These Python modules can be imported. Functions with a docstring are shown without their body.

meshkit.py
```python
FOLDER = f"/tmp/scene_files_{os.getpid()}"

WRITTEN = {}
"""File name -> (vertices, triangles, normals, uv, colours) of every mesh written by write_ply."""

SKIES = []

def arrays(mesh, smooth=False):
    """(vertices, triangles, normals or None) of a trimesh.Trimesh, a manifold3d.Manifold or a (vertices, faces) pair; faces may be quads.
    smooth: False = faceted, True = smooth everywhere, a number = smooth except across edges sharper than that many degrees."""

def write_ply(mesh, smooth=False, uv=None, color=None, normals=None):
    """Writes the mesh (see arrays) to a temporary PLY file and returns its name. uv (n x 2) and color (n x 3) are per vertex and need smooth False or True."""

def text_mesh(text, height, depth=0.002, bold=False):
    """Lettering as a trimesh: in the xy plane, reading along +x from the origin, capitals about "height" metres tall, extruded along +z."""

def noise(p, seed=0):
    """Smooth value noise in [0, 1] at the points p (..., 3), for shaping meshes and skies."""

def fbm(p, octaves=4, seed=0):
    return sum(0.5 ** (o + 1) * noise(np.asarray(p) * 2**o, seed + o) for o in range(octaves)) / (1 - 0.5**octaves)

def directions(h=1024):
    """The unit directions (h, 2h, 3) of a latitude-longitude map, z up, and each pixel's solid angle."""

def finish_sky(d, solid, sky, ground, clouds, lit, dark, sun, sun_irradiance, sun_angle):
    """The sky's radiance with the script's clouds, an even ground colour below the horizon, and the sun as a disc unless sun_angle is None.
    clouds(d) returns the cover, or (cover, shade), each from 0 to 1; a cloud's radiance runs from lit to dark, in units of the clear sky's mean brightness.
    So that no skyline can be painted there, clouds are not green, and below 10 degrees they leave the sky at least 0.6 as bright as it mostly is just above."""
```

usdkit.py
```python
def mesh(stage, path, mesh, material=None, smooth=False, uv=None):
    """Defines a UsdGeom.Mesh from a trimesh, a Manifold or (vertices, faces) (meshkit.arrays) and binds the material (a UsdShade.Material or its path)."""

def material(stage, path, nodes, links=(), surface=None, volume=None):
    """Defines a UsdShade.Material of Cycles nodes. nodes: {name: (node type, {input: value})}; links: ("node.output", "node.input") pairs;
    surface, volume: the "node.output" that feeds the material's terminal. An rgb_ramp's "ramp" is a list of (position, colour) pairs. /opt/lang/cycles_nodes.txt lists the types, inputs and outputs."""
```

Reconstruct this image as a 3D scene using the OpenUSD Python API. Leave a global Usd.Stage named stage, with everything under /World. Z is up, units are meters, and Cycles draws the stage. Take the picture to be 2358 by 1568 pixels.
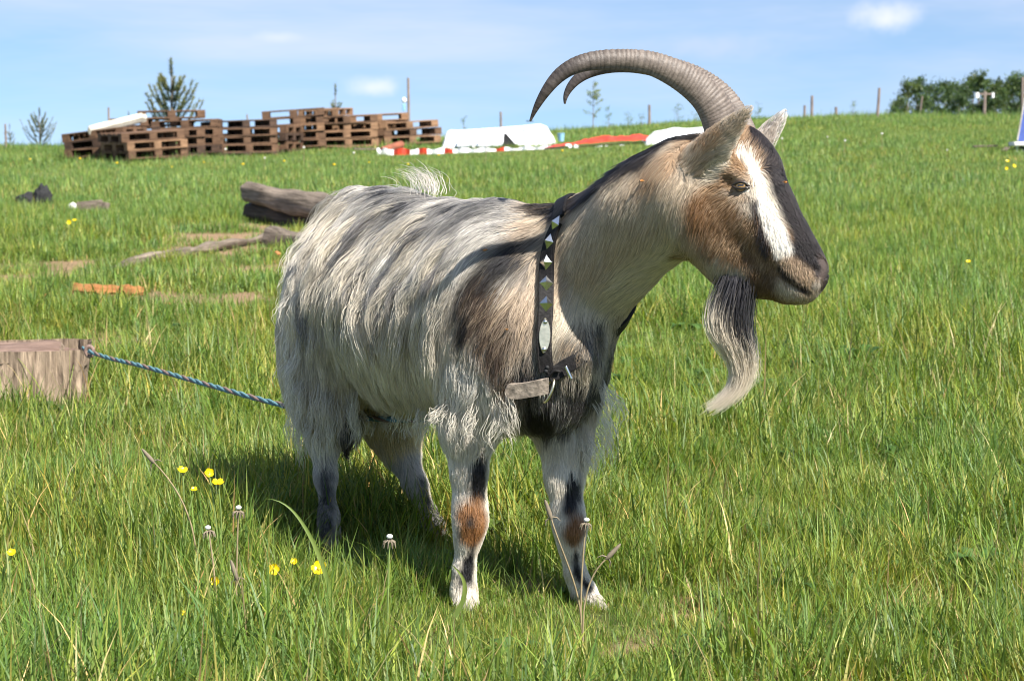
import math, random
import numpy as np
import trimesh
from scipy import ndimage
from scipy.spatial import cKDTree
import meshkit, usdkit
from pxr import Usd, UsdGeom, UsdLux, UsdShade, Gf, Sdf, Vt

stage = Usd.Stage.CreateInMemory()
UsdGeom.SetStageUpAxis(stage, UsdGeom.Tokens.z)
UsdGeom.SetStageMetersPerUnit(stage, 1.0)
UsdGeom.Xform.Define(stage, '/World')
UsdGeom.Scope.Define(stage, '/World/Looks')

# ------------------------------------------------------------------ camera
EYE = np.array([0.0, 0.0, 0.86])
FPX, CX, CY = 4500.0, 1179.0, 784.0              # the photograph measured on a 2358 x 1568 grid
PITCH = math.atan((CY - 350.0) / FPX)
cam = UsdGeom.Camera.Define(stage, '/World/camera')
cam.CreateHorizontalApertureAttr(36.0)
cam.CreateVerticalApertureAttr(36.0 * 680 / 1024)
cam.CreateFocalLengthAttr(36.0 * FPX / 2358.0)
cam.CreateFStopAttr(13.0)
cam.CreateFocusDistanceAttr(3.55)
cam.CreateClippingRangeAttr((0.05, 5000.0))
cam.CreateExposureAttr(1.28)
cp, sp = math.cos(PITCH), math.sin(PITCH)
cam.AddTransformOp().Set(Gf.Matrix4d(1, 0, 0, 0, 0, sp, cp, 0, 0, -cp, sp, 0, *EYE.tolist(), 1))

# ------------------------------------------------------------------ sun and sky
SKY = 0.066
CLOUD, PUFF, DUSK = (5.5, 5.75, 6.9), (7.0, 7.0, 7.5), (4.4, 5.0, 6.4)
SUN_EL = math.radians(47.0)
SUN_H = np.array([0.65, -0.76])
SUN = np.array([SUN_H[0] * math.cos(SUN_EL), SUN_H[1] * math.cos(SUN_EL), math.sin(SUN_EL)])
sun = UsdLux.DistantLight.Define(stage, '/World/sun')
sun.CreateIntensityAttr(1.25)
sun.CreateNormalizeAttr(True)
sun.CreateAngleAttr(0.53)
sun.CreateColorAttr(Gf.Vec3f(1.0, 0.955, 0.88))
_z = Gf.Vec3d(*SUN.tolist()).GetNormalized()
_x = Gf.Cross(Gf.Vec3d(0, 0, 1), _z).GetNormalized()
_y = Gf.Cross(_z, _x)
sun.AddTransformOp().Set(Gf.Matrix4d(*_x, 0, *_y, 0, *_z, 0, 0, 0, 0, 1))


def ray(px, py):
    x, v = (px - CX) / FPX, (CY - py) / FPX
    return np.array([x, cp + v * sp, -sp + v * cp])


def at(px, py, y):
    """The point at distance y in front of the camera's place that the photograph shows at px, py."""
    d = ray(px, py)
    return EYE + d * (y / d[1])


def unit(v):
    v = np.asarray(v, float)
    return v / (np.linalg.norm(v) + 1e-12)


def sky_material():
    nodes = {
        'tc': ('texture_coordinate', {}),
        'up': ('vector_math', {'math_type': 'add', 'vector2': (0.0, 0.0, 0.16)}),
        'nr': ('vector_math', {'math_type': 'normalize'}),
        'sky': ('sky_texture', {'sky_type': 'single_scattering', 'sun_disc': False, 'sun_elevation': SUN_EL, 'sun_rotation': math.atan2(SUN_H[0], SUN_H[1]),
                                'air_density': 1.0, 'aerosol_density': 0.3, 'ozone_density': 1.5, 'altitude': 150.0}),
        'map': ('mapping', {'scale': (3.4, 3.4, 22.0), 'location': (0.35, 0.0, 0.25)}),
        'n1': ('noise_texture', {'scale': 1.0, 'detail': 6.0, 'roughness': 0.55, 'distortion': 0.2}),
        'r1': ('rgb_ramp', {'ramp': [(0.40, (0.0, 0.0, 0.0)), (0.52, (0.20, 0.20, 0.20)), (0.72, (0.60, 0.60, 0.60))]}),
        'hs': ('hsv', {'saturation': 1.06, 'value': 1.12}),
        'cl': ('mix_color', {'b': CLOUD}),
        'bg': ('background_shader', {'strength': SKY}),
    }
    links = [('tc.generated', 'map.vector'), ('map.vector', 'n1.vector'), ('n1.fac', 'r1.fac'),
             ('tc.generated', 'up.vector1'), ('up.vector', 'nr.vector1'), ('nr.vector', 'sky.vector'),
             ('sky.color', 'hs.color'), ('hs.color', 'cl.a'), ('r1.color', 'cl.fac')]
    last = 'cl.result'
    nodes['w'] = ('noise_texture', {'scale': 75.0, 'detail': 4.0})
    nodes['wm'] = ('vector_math', {'math_type': 'multiply_add', 'vector2': (1.3, 1.3, 1.3), 'vector3': (-.65, -.65, -.65)})
    links += [('tc.generated', 'w.vector'), ('w.color', 'wm.vector1')]
    puffs = [(2035, 38, 0.0115, 2.4, 0.7), (860, 200, 0.0085, 2.4, 0.6), (1620, 112, .016, 6.0, -.5), (640, 85, .006, 4, .25)]
    for k, (px, py, r, stretch, a) in enumerate(puffs):
        c = unit(ray(px, py))
        nodes[f'o{k}'] = ('vector_math', {'math_type': 'subtract', 'vector2': c})
        nodes[f'p{k}'] = ('vector_math', {'math_type': 'multiply_add', 'vector2': (1 / r / stretch ** .5, 1 / r / stretch ** .5, stretch ** .5 / r)})
        nodes[f'l{k}'] = ('vector_math', {'math_type': 'length'})
        nodes[f'f{k}'] = ('map_range', {'range_type': 'smoothstep', 'from_min': 1.35, 'from_max': 0.0, 'to_min': 0.0, 'to_max': abs(a), 'clamp': True})
        nodes[f'x{k}'] = ('mix_color', {'b': PUFF if a > 0 else DUSK})
        links += [('tc.generated', f'o{k}.vector1'), (f'o{k}.vector', f'p{k}.vector1'), ('wm.vector', f'p{k}.vector3'), (f'p{k}.vector', f'l{k}.vector1'), (f'l{k}.value', f'f{k}.value'),
                  (f'f{k}.result', f'x{k}.fac'), (last, f'x{k}.a')]
        last = f'x{k}.result'
    links.append((last, 'bg.color'))
    return usdkit.material(stage, '/World/Looks/sky_look', nodes, links, surface='bg.background')


dome = UsdLux.DomeLight.Define(stage, '/World/sky')
UsdShade.MaterialBindingAPI.Apply(dome.GetPrim()).Bind(sky_material())
dome.GetPrim().SetCustomDataByKey('kind', 'structure')

# ------------------------------------------------------------------ helpers
_used = {}


def numbered(parent, name):
    k = (parent, name)
    n = _used.get(k, 0)
    _used[k] = n + 1
    return f'{parent}/{name}' if n == 0 else f'{parent}/{name}_{n:03d}'


def tag(prim, label=None, cat=None, group=None, kind=None):
    for k, v in (('label', label), ('category', cat), ('group', group), ('kind', kind)):
        if v:
            prim.SetCustomDataByKey(k, v)
    return prim


def thing(name, label, cat, loc=(0, 0, 0), rot=None, group=None):
    x = UsdGeom.Xform.Define(stage, numbered('/World', name))
    M = np.eye(4)
    if rot is not None:
        M[:3, :3] = rot
    M[:3, 3] = loc
    x.AddTransformOp().Set(Gf.Matrix4d(*M.T.ravel().tolist()))
    return tag(x.GetPrim(), label, cat, group)


def part(parent, name, mesh, mat, smooth=False, color=None, label=None, kind=None):
    path = numbered(str(parent.GetPath()) if not isinstance(parent, str) else parent, name)
    m = usdkit.mesh(stage, path, mesh, M[mat] if isinstance(mat, str) else mat, smooth)
    if color is not None:
        pv = UsdGeom.PrimvarsAPI(m).CreatePrimvar('tone', Sdf.ValueTypeNames.Color3fArray, 'vertex')
        pv.Set(Vt.Vec3fArray.FromNumpy(np.asarray(color, np.float32)))
    return tag(m.GetPrim(), label, None, None, kind)


def curves(path, pts, counts, widths, colors, mat):
    c = UsdGeom.BasisCurves.Define(stage, path)
    c.CreateTypeAttr('linear')
    c.CreateCurveVertexCountsAttr(Vt.IntArray.FromNumpy(np.asarray(counts, np.int32)))
    c.CreatePointsAttr(Vt.Vec3fArray.FromNumpy(np.asarray(pts, np.float32)))
    c.CreateWidthsAttr(Vt.FloatArray.FromNumpy(np.asarray(widths, np.float32)))
    c.SetWidthsInterpolation('vertex')
    pv = UsdGeom.PrimvarsAPI(c).CreatePrimvar('tone', Sdf.ValueTypeNames.Color3fArray, 'vertex')
    pv.Set(Vt.Vec3fArray.FromNumpy(np.asarray(colors, np.float32)))
    UsdShade.MaterialBindingAPI.Apply(c.GetPrim()).Bind(M[mat])
    return c.GetPrim()


def rotz(a):
    c, s = math.cos(a), math.sin(a)
    return np.array([[c, -s, 0], [s, c, 0], [0, 0, 1.0]])


def rotx(a):
    c, s = math.cos(a), math.sin(a)
    return np.array([[1, 0, 0], [0, c, -s], [0, s, c]])


def roty(a):
    c, s = math.cos(a), math.sin(a)
    return np.array([[c, 0, s], [0, 1, 0], [-s, 0, c]])


def sstep(a, b, x):
    t = np.clip((np.asarray(x, float) - a) / (b - a), 0, 1)
    return t * t * (3 - 2 * t)


def cat(*meshes):
    vs, fs, n = [], [], 0
    for v, f in meshes:
        f = np.asarray(f)
        if f.shape[1] == 4:
            f = np.vstack([f[:, [0, 1, 2]], f[:, [0, 2, 3]]])
        vs.append(np.asarray(v, float)), fs.append(f + n)
        n += len(v)
    return np.vstack(vs), np.vstack(fs)


def frames(p):
    t = np.gradient(p, axis=0)
    t /= np.linalg.norm(t, axis=1, keepdims=True) + 1e-12
    n = np.zeros_like(t)
    ref = np.array([0, 0, 1.0]) if abs(t[0, 2]) < 0.9 else np.array([1.0, 0, 0])
    n[0] = unit(np.cross(np.cross(t[0], ref), t[0]))
    for i in range(1, len(p)):
        n[i] = unit(n[i - 1] - t[i] * np.dot(n[i - 1], t[i]))
    return t, n, np.cross(t, n)


def tube(points, radii, sides=8, squash=1.0, cap=True):
    p = np.asarray(points, float)
    t, n, b = frames(p)
    r = np.broadcast_to(np.asarray(radii, float), (len(p),))
    ang = np.arange(sides) * 2 * np.pi / sides
    v = p[:, None] + r[:, None, None] * (np.cos(ang)[None, :, None] * n[:, None] + squash * np.sin(ang)[None, :, None] * b[:, None])
    i, j = np.meshgrid(np.arange(len(p) - 1), np.arange(sides), indexing='ij')
    q = np.stack([i * sides + j, i * sides + (j + 1) % sides, (i + 1) * sides + (j + 1) % sides, (i + 1) * sides + j], -1).reshape(-1, 4)
    v = v.reshape(-1, 3)
    f = np.vstack([q[:, [0, 1, 2]], q[:, [0, 2, 3]]])
    if cap:
        k = len(v)
        v = np.vstack([v, p[0], p[-1]])
        j = np.arange(sides)
        last = (len(p) - 1) * sides
        f = np.vstack([f, np.c_[np.full(sides, k), (j + 1) % sides, j], np.c_[np.full(sides, k + 1), last + j, last + (j + 1) % sides]])
    return v, f


def bbox(sx, sy, sz, c=(0, 0, 0), bevel=0.0, R=None):
    """A box with chamfered edges."""
    h = np.array([sx, sy, sz]) / 2
    if bevel > 0:
        pts = []
        for s in np.ndindex(2, 2, 2):
            s = np.array(s) * 2 - 1
            for k in range(3):
                q = h - bevel
                q[k] = h[k]
                pts.append(s * q)
        m = trimesh.convex.convex_hull(np.array(pts))
    else:
        m = trimesh.creation.box([sx, sy, sz])
    v = np.array(m.vertices)
    if R is not None:
        v = v @ R.T
    return v + np.asarray(c), np.array(m.faces)


def resample(p, n):
    p = np.asarray(p, float)
    s = np.r_[0, np.cumsum(np.linalg.norm(np.diff(p, axis=0), axis=1))]
    from scipy.interpolate import PchipInterpolator, CubicSpline
    return CubicSpline(s, p, axis=0)(np.linspace(0, s[-1], n))


N_COAT = 104000
# ------------------------------------------------------------------ materials
M = {}


def plain(name, color, rough=0.6, var=0.25, scale=30.0, bump=0.15, bscale=80.0, coord='object', dist=0.004, **extra):
    """A surface with patchy tone, fine relief and dirt."""
    c = np.array(color)
    M[name] = usdkit.material(stage, f'/World/Looks/{name}', {
        'tc': ('texture_coordinate', {}),
        'n': ('noise_texture', {'scale': scale, 'detail': 5.0, 'roughness': 0.6}),
        'r': ('rgb_ramp', {'ramp': [(0.25, c * (1 - var)), (0.5, c), (0.75, np.minimum(c * (1 + var), 0.9))]}),
        'nb': ('noise_texture', {'scale': bscale, 'detail': 4.0}),
        'b': ('bump', {'strength': bump, 'distance': dist}),
        'p': ('principled_bsdf', {'roughness': rough, **extra}),
    }, [(f'tc.{coord}', 'n.vector'), ('n.fac', 'r.fac'), ('r.color', 'p.base_color'), (f'tc.{coord}', 'nb.vector'), ('nb.fac', 'b.height'), ('b.normal', 'p.normal')], surface='p.BSDF')


def wood(name, dark, light, stretch=(2, 30, 30), bump=0.5, rough=0.8, scale=2.0):
    """Weathered wood, grain along the object's x by default."""
    M[name] = usdkit.material(stage, f'/World/Looks/{name}', {
        'tc': ('texture_coordinate', {}), 'oi': ('object_info', {}),
        'off': ('vector_math', {'math_type': 'add'}),
        'mp': ('mapping', {'scale': stretch}),
        'n': ('noise_texture', {'scale': scale, 'detail': 6.0, 'roughness': 0.65, 'distortion': 0.6}),
        'r': ('rgb_ramp', {'ramp': [(0.3, dark), (0.55, (np.array(dark) + np.array(light)) / 2), (0.75, light)]}),
        'n2': ('noise_texture', {'scale': 3.0, 'detail': 3.0}),
        'r2': ('rgb_ramp', {'ramp': [(0.3, (0.6, 0.6, 0.6)), (0.7, (1.15, 1.15, 1.15))]}),
        'mu': ('mix_color', {'blend_type': 'multiply', 'fac': 1.0}),
        'b': ('bump', {'strength': bump, 'distance': 0.01}),
        'p': ('principled_bsdf', {'roughness': rough, 'specular_ior_level': 0.25}),
    }, [('tc.object', 'off.vector1'), ('oi.random', 'off.vector2'), ('off.vector', 'mp.vector'), ('mp.vector', 'n.vector'), ('n.fac', 'r.fac'), ('tc.object', 'n2.vector'), ('n2.fac', 'r2.fac'),
        ('r.color', 'mu.a'), ('r2.color', 'mu.b'), ('mu.result', 'p.base_color'), ('n.fac', 'b.height'), ('b.normal', 'p.normal')], surface='p.BSDF')


def leafy(name, translucent=0.35, rough=0.5, spec=0.35, gain=None):
    """Leaves and blades; the tone is stored per blade, and each tuft differs a little."""
    M[name] = usdkit.material(stage, f'/World/Looks/{name}', {
        'a': ('attribute', {'attribute': 'tone'}), 'oi': ('object_info', {}),
        'r': ('rgb_ramp', {'ramp': [(0.0, (0.74, 0.84, 0.80)), (0.4, (0.95, 1.0, 0.95)), (0.8, (1.15, 1.08, 1.0)), (1.0, (1.45, 1.2, 1.05))]}),
        'g': ('geometry', {}), 'pn': ('noise_texture', {'scale': 1.5, 'detail': 4.0, 'roughness': 0.6}),
        'pr': ('rgb_ramp', {'ramp': [(0.30, (0.78, 0.92, 1.0)), (0.5, (1.05, 1.02, 1.0)), (0.74, (1.32, 1.10, 0.96))]}), 'mv': ('mix_color', {'blend_type': 'multiply', 'fac': 1.0, 'use_clamp': False}),
        'mu': ('mix_color', {'blend_type': 'multiply', 'fac': 1.0, 'use_clamp': False}),
        'p': ('principled_bsdf', {'roughness': rough, 'specular_ior_level': spec}),
        'hs': ('hsv', {'hue': 0.485, 'saturation': 1.1, 'value': 1.5}),
        't': ('translucent_bsdf', {}), 'm': ('mix_closure', {'fac': translucent}),
    }, [('oi.random', 'r.fac'), ('a.color', 'mv.a'), ('g.position', 'pn.vector'), ('pn.fac', 'pr.fac'), ('pr.color', 'mv.b'), ('mv.result', 'mu.a'), ('r.color', 'mu.b'), ('mu.result', 'p.base_color'), ('mu.result', 'hs.color'), ('hs.color', 't.color'), ('p.BSDF', 'm.closure1'), ('t.BSDF', 'm.closure2')], surface='m.closure')


leafy('grass_look')
leafy('leaf_look', 0.3)
M['fur_look'] = usdkit.material(stage, '/World/Looks/fur_look', {
    'a': ('attribute', {'attribute': 'tone'}), 'wm': ('mix_color', {'blend_type': 'multiply', 'fac': 1.0, 'b': (1.0, 0.955, 0.88)}),
    'h': ('principled_hair_bsdf', {'parametrization': 'Direct coloring', 'model': 'Chiang', 'roughness': 0.4, 'radial_roughness': 0.55, 'random_roughness': 0.2, 'ior': 1.45}),
    'p': ('principled_bsdf', {'roughness': 0.55, 'specular_ior_level': 0.18}), 'm': ('mix_closure', {'fac': 0.62}),
}, [('a.color', 'wm.a'), ('wm.result', 'h.color'), ('wm.result', 'p.base_color'), ('h.BSDF', 'm.closure1'), ('p.BSDF', 'm.closure2')], surface='m.closure')
M['skin_look'] = usdkit.material(stage, '/World/Looks/skin_look', {
    'a': ('attribute', {'attribute': 'tone'}), 'tc': ('texture_coordinate', {}),
    'n': ('noise_texture', {'scale': 260.0, 'detail': 4.0}), 'b': ('bump', {'strength': 0.5, 'distance': 0.003}),
    'p': ('principled_bsdf', {'roughness': 0.75, 'specular_ior_level': 0.25}),
}, [('a.color', 'p.base_color'), ('tc.object', 'n.vector'), ('n.fac', 'b.height'), ('b.normal', 'p.normal')], surface='p.BSDF')
M['tone_look'] = usdkit.material(stage, '/World/Looks/tone_look', {
    'a': ('attribute', {'attribute': 'tone'}), 'tc': ('texture_coordinate', {}),
    'n': ('noise_texture', {'scale': 120.0, 'detail': 4.0}), 'b': ('bump', {'strength': 0.4, 'distance': 0.004}),
    'p': ('principled_bsdf', {'roughness': 0.6, 'specular_ior_level': 0.3}),
}, [('a.color', 'p.base_color'), ('tc.object', 'n.vector'), ('n.fac', 'b.height'), ('b.normal', 'p.normal')], surface='p.BSDF')
M['petal_look'] = usdkit.material(stage, '/World/Looks/petal_look', {
    'p': ('principled_bsdf', {'base_color': (0.85, 0.62, 0.01), 'roughness': 0.25}), 't': ('translucent_bsdf', {'color': (0.9, 0.65, 0.02)}), 'm': ('mix_closure', {'fac': 0.3}),
}, [('p.BSDF', 'm.closure1'), ('t.BSDF', 'm.closure2')], surface='m.closure')
plain('stem_look', (0.16, 0.22, 0.06), 0.6, 0.3)
plain('dry_stem_look', (0.24, 0.185, 0.10), 0.7, 0.3)
plain('fluff_look', (0.62, 0.60, 0.55), 0.9, 0.1)
plain('bud_look', (0.15, 0.12, 0.08), 0.8, 0.4)
plain('leather_look', (0.007, 0.006, 0.006), 0.62, 0.5, 60, 0.5, 160, dist=0.003, specular_ior_level=0.2)
plain('worn_leather_look', (0.24, 0.195, 0.155), 0.75, 0.75, 70, 0.7, 160, dist=0.002)
plain('steel_look', (0.72, 0.72, 0.70), 0.22, 0.1, 60, 0.1, 120, metallic=1.0)
plain('brass_look', (0.62, 0.56, 0.40), 0.33, 0.12, 60, 0.15, 140, metallic=1.0)
plain('white_sheet_look', (0.80, 0.81, 0.82), 0.55, 0.08, 4, 0.5, 5, dist=0.02)
plain('grey_sheet_look', (0.50, 0.54, 0.55), 0.5, 0.2, 6, 0.4, 7, dist=0.02)
plain('dark_look', (0.012, 0.012, 0.013), 0.85, 0.5, 8, 0.6, 9, dist=0.02)
plain('red_sheet_look', (0.55, 0.045, 0.02), 0.5, 0.25, 9, 0.4, 14, dist=0.01)
plain('blue_look', (0.05, 0.09, 0.32), 0.7, 0.3, 12, 0.3, 30)
plain('pale_blue_look', (0.22, 0.42, 0.58), 0.5, 0.2, 12, 0.3, 30)
plain('rust_look', (0.22, 0.07, 0.035), 0.8, 0.4, 12, 0.4, 30)
plain('porcelain_look', (0.8, 0.8, 0.78), 0.2, 0.05)
plain('bark_look', (0.16, 0.13, 0.10), 0.9, 0.4, 12, 0.8, 25, dist=0.01)
plain('eyelid_look', (0.025, 0.018, 0.014), 0.35, 0.3, 200, 0.3, 400, dist=0.001)
wood('grey_wood_look', (0.05, 0.038, 0.028), (0.31, 0.25, 0.195), bump=0.9)
wood('dark_wood_look', (0.025, 0.02, 0.016), (0.11, 0.085, 0.065))
wood('plank_look', (0.42, 0.38, 0.30), (0.66, 0.62, 0.52))
wood('pallet_tan_look', (0.10, 0.052, 0.028), (0.38, 0.23, 0.13))
wood('pallet_brown_look', (0.05, 0.028, 0.017), (0.22, 0.125, 0.072))
wood('pallet_dark_look', (0.022, 0.015, 0.012), (0.12, 0.07, 0.046))
wood('post_look', (0.16, 0.12, 0.10), (0.34, 0.27, 0.23), stretch=(30, 30, 2))
wood('stump_look', (0.035, 0.022, 0.014), (0.46, 0.35, 0.245), stretch=(26, 26, 2.6), bump=1.0, scale=2.6)
wood('stump_top_look', (0.10, 0.062, 0.046), (0.31, 0.215, 0.17), stretch=(3.0, 26, 26), bump=1.0, scale=2.6)
wood('bark_piece_look', (0.22, 0.08, 0.025), (0.60, 0.28, 0.10), stretch=(4, 20, 20))

# ------------------------------------------------------------------ the ground
BARE = []        # (x, y, rx, ry) patches where the grass is thin


def ground_z(x, y):
    x, y = np.asarray(x, float), np.asarray(y, float)
    g = 0.84 * sstep(3.0, 46.0, y)
    g = g + 0.76 * sstep(-6, 8, x) * sstep(18, 50, y) * (1 - 0.55 * sstep(62, 120, y))
    p = np.stack([x, y, np.zeros_like(x)], -1)
    far = sstep(5, 14, y)
    g = g + 0.030 * (meshkit.noise(p * 1.1, 3) - 0.5) * (1 - 0.3 * far) + far * 0.10 * (meshkit.noise(p * 0.25, 5) - 0.5)
    return g


def ground_hit(px, py):
    d = ray(px, py)
    t = np.linspace(2.0, 400, 40000)
    p = EYE + d * t[:, None]
    below = p[:, 2] < ground_z(p[:, 0], p[:, 1])
    i = int(np.argmax(below)) if below.any() else len(t) - 1
    return p[i]


def ground_mat():
    M['meadow_soil_look'] = usdkit.material(stage, '/World/Looks/meadow_soil_look', {
        'g': ('geometry', {}),
        'n': ('noise_texture', {'scale': 0.9, 'detail': 6.0, 'roughness': 0.6}),
        'r': ('rgb_ramp', {'ramp': [(0.3, (0.055, 0.085, 0.022)), (0.5, (0.085, 0.115, 0.035)), (0.68, (0.15, 0.13, 0.06))]}),
        'n2': ('noise_texture', {'scale': 45.0, 'detail': 6.0, 'roughness': 0.7}),
        'r2': ('rgb_ramp', {'ramp': [(0.3, (0.45, 0.42, 0.4)), (0.7, (1.5, 1.4, 1.3))]}),
        'mu': ('mix_color', {'blend_type': 'multiply', 'fac': 1.0, 'use_clamp': False}),
        'a': ('attribute', {'attribute': 'tone'}), 'sx': ('separate_color', {}),
        'soil': ('mix_color', {'b': (0.25, 0.18, 0.115)}),
        'b': ('bump', {'strength': 0.8, 'distance': 0.02}),
        'p': ('principled_bsdf', {'roughness': 0.95, 'specular_ior_level': 0.1}),
    }, [('g.position', 'n.vector'), ('n.fac', 'r.fac'), ('g.position', 'n2.vector'), ('n2.fac', 'r2.fac'), ('a.color', 'sx.color'), ('r.color', 'soil.a'), ('sx.r', 'soil.fac'),
        ('soil.result', 'mu.a'), ('r2.color', 'mu.b'), ('mu.result', 'p.base_color'), ('n2.fac', 'b.height'), ('b.normal', 'p.normal')], surface='p.BSDF')


ground_mat()
for px, py, rx, ry in [(60, 640, 0.75, 1.3), (330, 690, 0.8, 0.9), (560, 700, 0.7, 0.9), (250, 800, 0.35, 0.5), (30, 408, 1.9, 1.4), (640, 620, 0.5, 0.7), (2300, 1000, 0.12, 0.2), (2290, 1290, 0.16, 0.14), (2170, 1400, 0.12, 0.10), (1890, 1330, 0.06, 0.06), (1480, 1500, 0.10, 0.08), (790, 1490, 0.12, 0.08), (2060, 1110, 0.12, 0.15), (1230, 1350, 0.1, 0.1), (2330, 1180, .12, .15), (1950, 950, .1, .15)]:
    q = ground_hit(px, py)
    BARE.append((q[0], q[1], rx, ry))
BARE += [(-2.05, 14.6, 1.0, 1.7), (-2.1, 16.3, 1.0, 1.0), (-1.9, 12.2, .9, .9)]
_rb = np.random.default_rng(88)
for _ in range(26):
    q = ground_hit(_rb.uniform(1480, 2380), _rb.uniform(960, 1520))
    _w = _rb.uniform(.04, .095)
    BARE.append((q[0], q[1], _w * 1.3, _w))


def bareness(x, y):
    b = np.zeros_like(np.asarray(x, float))
    p = np.stack([x, y, np.zeros_like(b)], -1)
    w = 0.8 * (meshkit.noise(p * 4.0, 11) - 0.5) + 0.5 * (meshkit.noise(p * 12.0, 12) - 0.5)
    for bx, by, rx, ry in BARE:
        r = np.hypot((x - bx) / rx, (y - by) / ry)
        b = np.maximum(b, 1 - sstep(0.55, 1.15, r + w))
    return b


def build_ground():
    ys = np.unique(np.r_[np.linspace(-40, 2, 8), np.linspace(2, 9, 120), np.linspace(9, 30, 90), np.linspace(30, 80, 60), np.geomspace(80, 3000, 40)])
    us = np.unique(np.r_[np.linspace(-1, 1, 130), np.linspace(-6, 6, 30)])
    Y, U = np.meshgrid(ys, us, indexing='ij')
    X = U * (1.2 + 0.36 * np.maximum(Y, 0)) * np.where(Y > 100, 1 + (Y - 100) / 300, 1)
    Z = ground_z(X, Y)
    v = np.stack([X, Y, Z], -1).reshape(-1, 3)
    n, m = len(ys), len(us)
    i, j = np.meshgrid(np.arange(n - 1), np.arange(m - 1), indexing='ij')
    q = np.stack([i * m + j, i * m + j + 1, (i + 1) * m + j + 1, (i + 1) * m + j], -1).reshape(-1, 4)
    b = bareness(v[:, 0], v[:, 1])
    p = part('/World', 'ground', (v, q), 'meadow_soil_look', True, color=np.stack([b, b, b], -1))
    tag(p, kind='structure')


build_ground()
# ------------------------------------------------------------------ far away: wood edge, saplings, posts
def crown_mesh(h, w, n, seed, leaf, trunk_h=0.15, top=0.8, lumps=26):
    """Leaf-sized faces gathered in clumps through the crown's volume."""
    r = np.random.default_rng(seed)
    c = []
    for _ in range(lumps):
        z = r.uniform(trunk_h, 1.0)
        half = w / 2 * math.sqrt(max(0.05, 1 - abs((z - .45) / .58) ** 2.2)) * (1 if z < top else .8)
        a, q = r.uniform(0, 2 * np.pi), half * math.sqrt(r.uniform(0.05, 1))
        c.append((q * math.cos(a), q * math.sin(a), z * h, r.uniform(.10, .22) * w, r.uniform(.6, 1.35)))
    c = np.array(c)
    k = r.integers(0, lumps, n)
    p = c[k, :3] + r.normal(0, 1, (n, 3)) * c[k, 3:4] * [.55, .55, .5]
    d1, d2 = r.normal(0, 1, (n, 3)), r.normal(0, 1, (n, 3))
    d1 = unit_rows(d1)
    d2 = unit_rows(d2)
    s = leaf * r.uniform(.6, 1.4, (n, 1))
    v = np.stack([p - d1 * s, p + d2 * s * .6, p + d1 * s, p - d2 * s * .6], 1).reshape(-1, 3)
    f = np.arange(n * 4).reshape(n, 4)
    base = np.array([[.048, .085, .026], [.066, .110, .032], [.036, .070, .026], [.082, .120, .038]])[r.integers(0, 4, n)]
    col = base * (c[k, 4:5] * r.uniform(.8, 1.2, (n, 1)))
    return (v, f), np.repeat(col, 4, 0)


def unit_rows(a):
    return a / (np.linalg.norm(a, axis=1, keepdims=True) + 1e-9)


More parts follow.
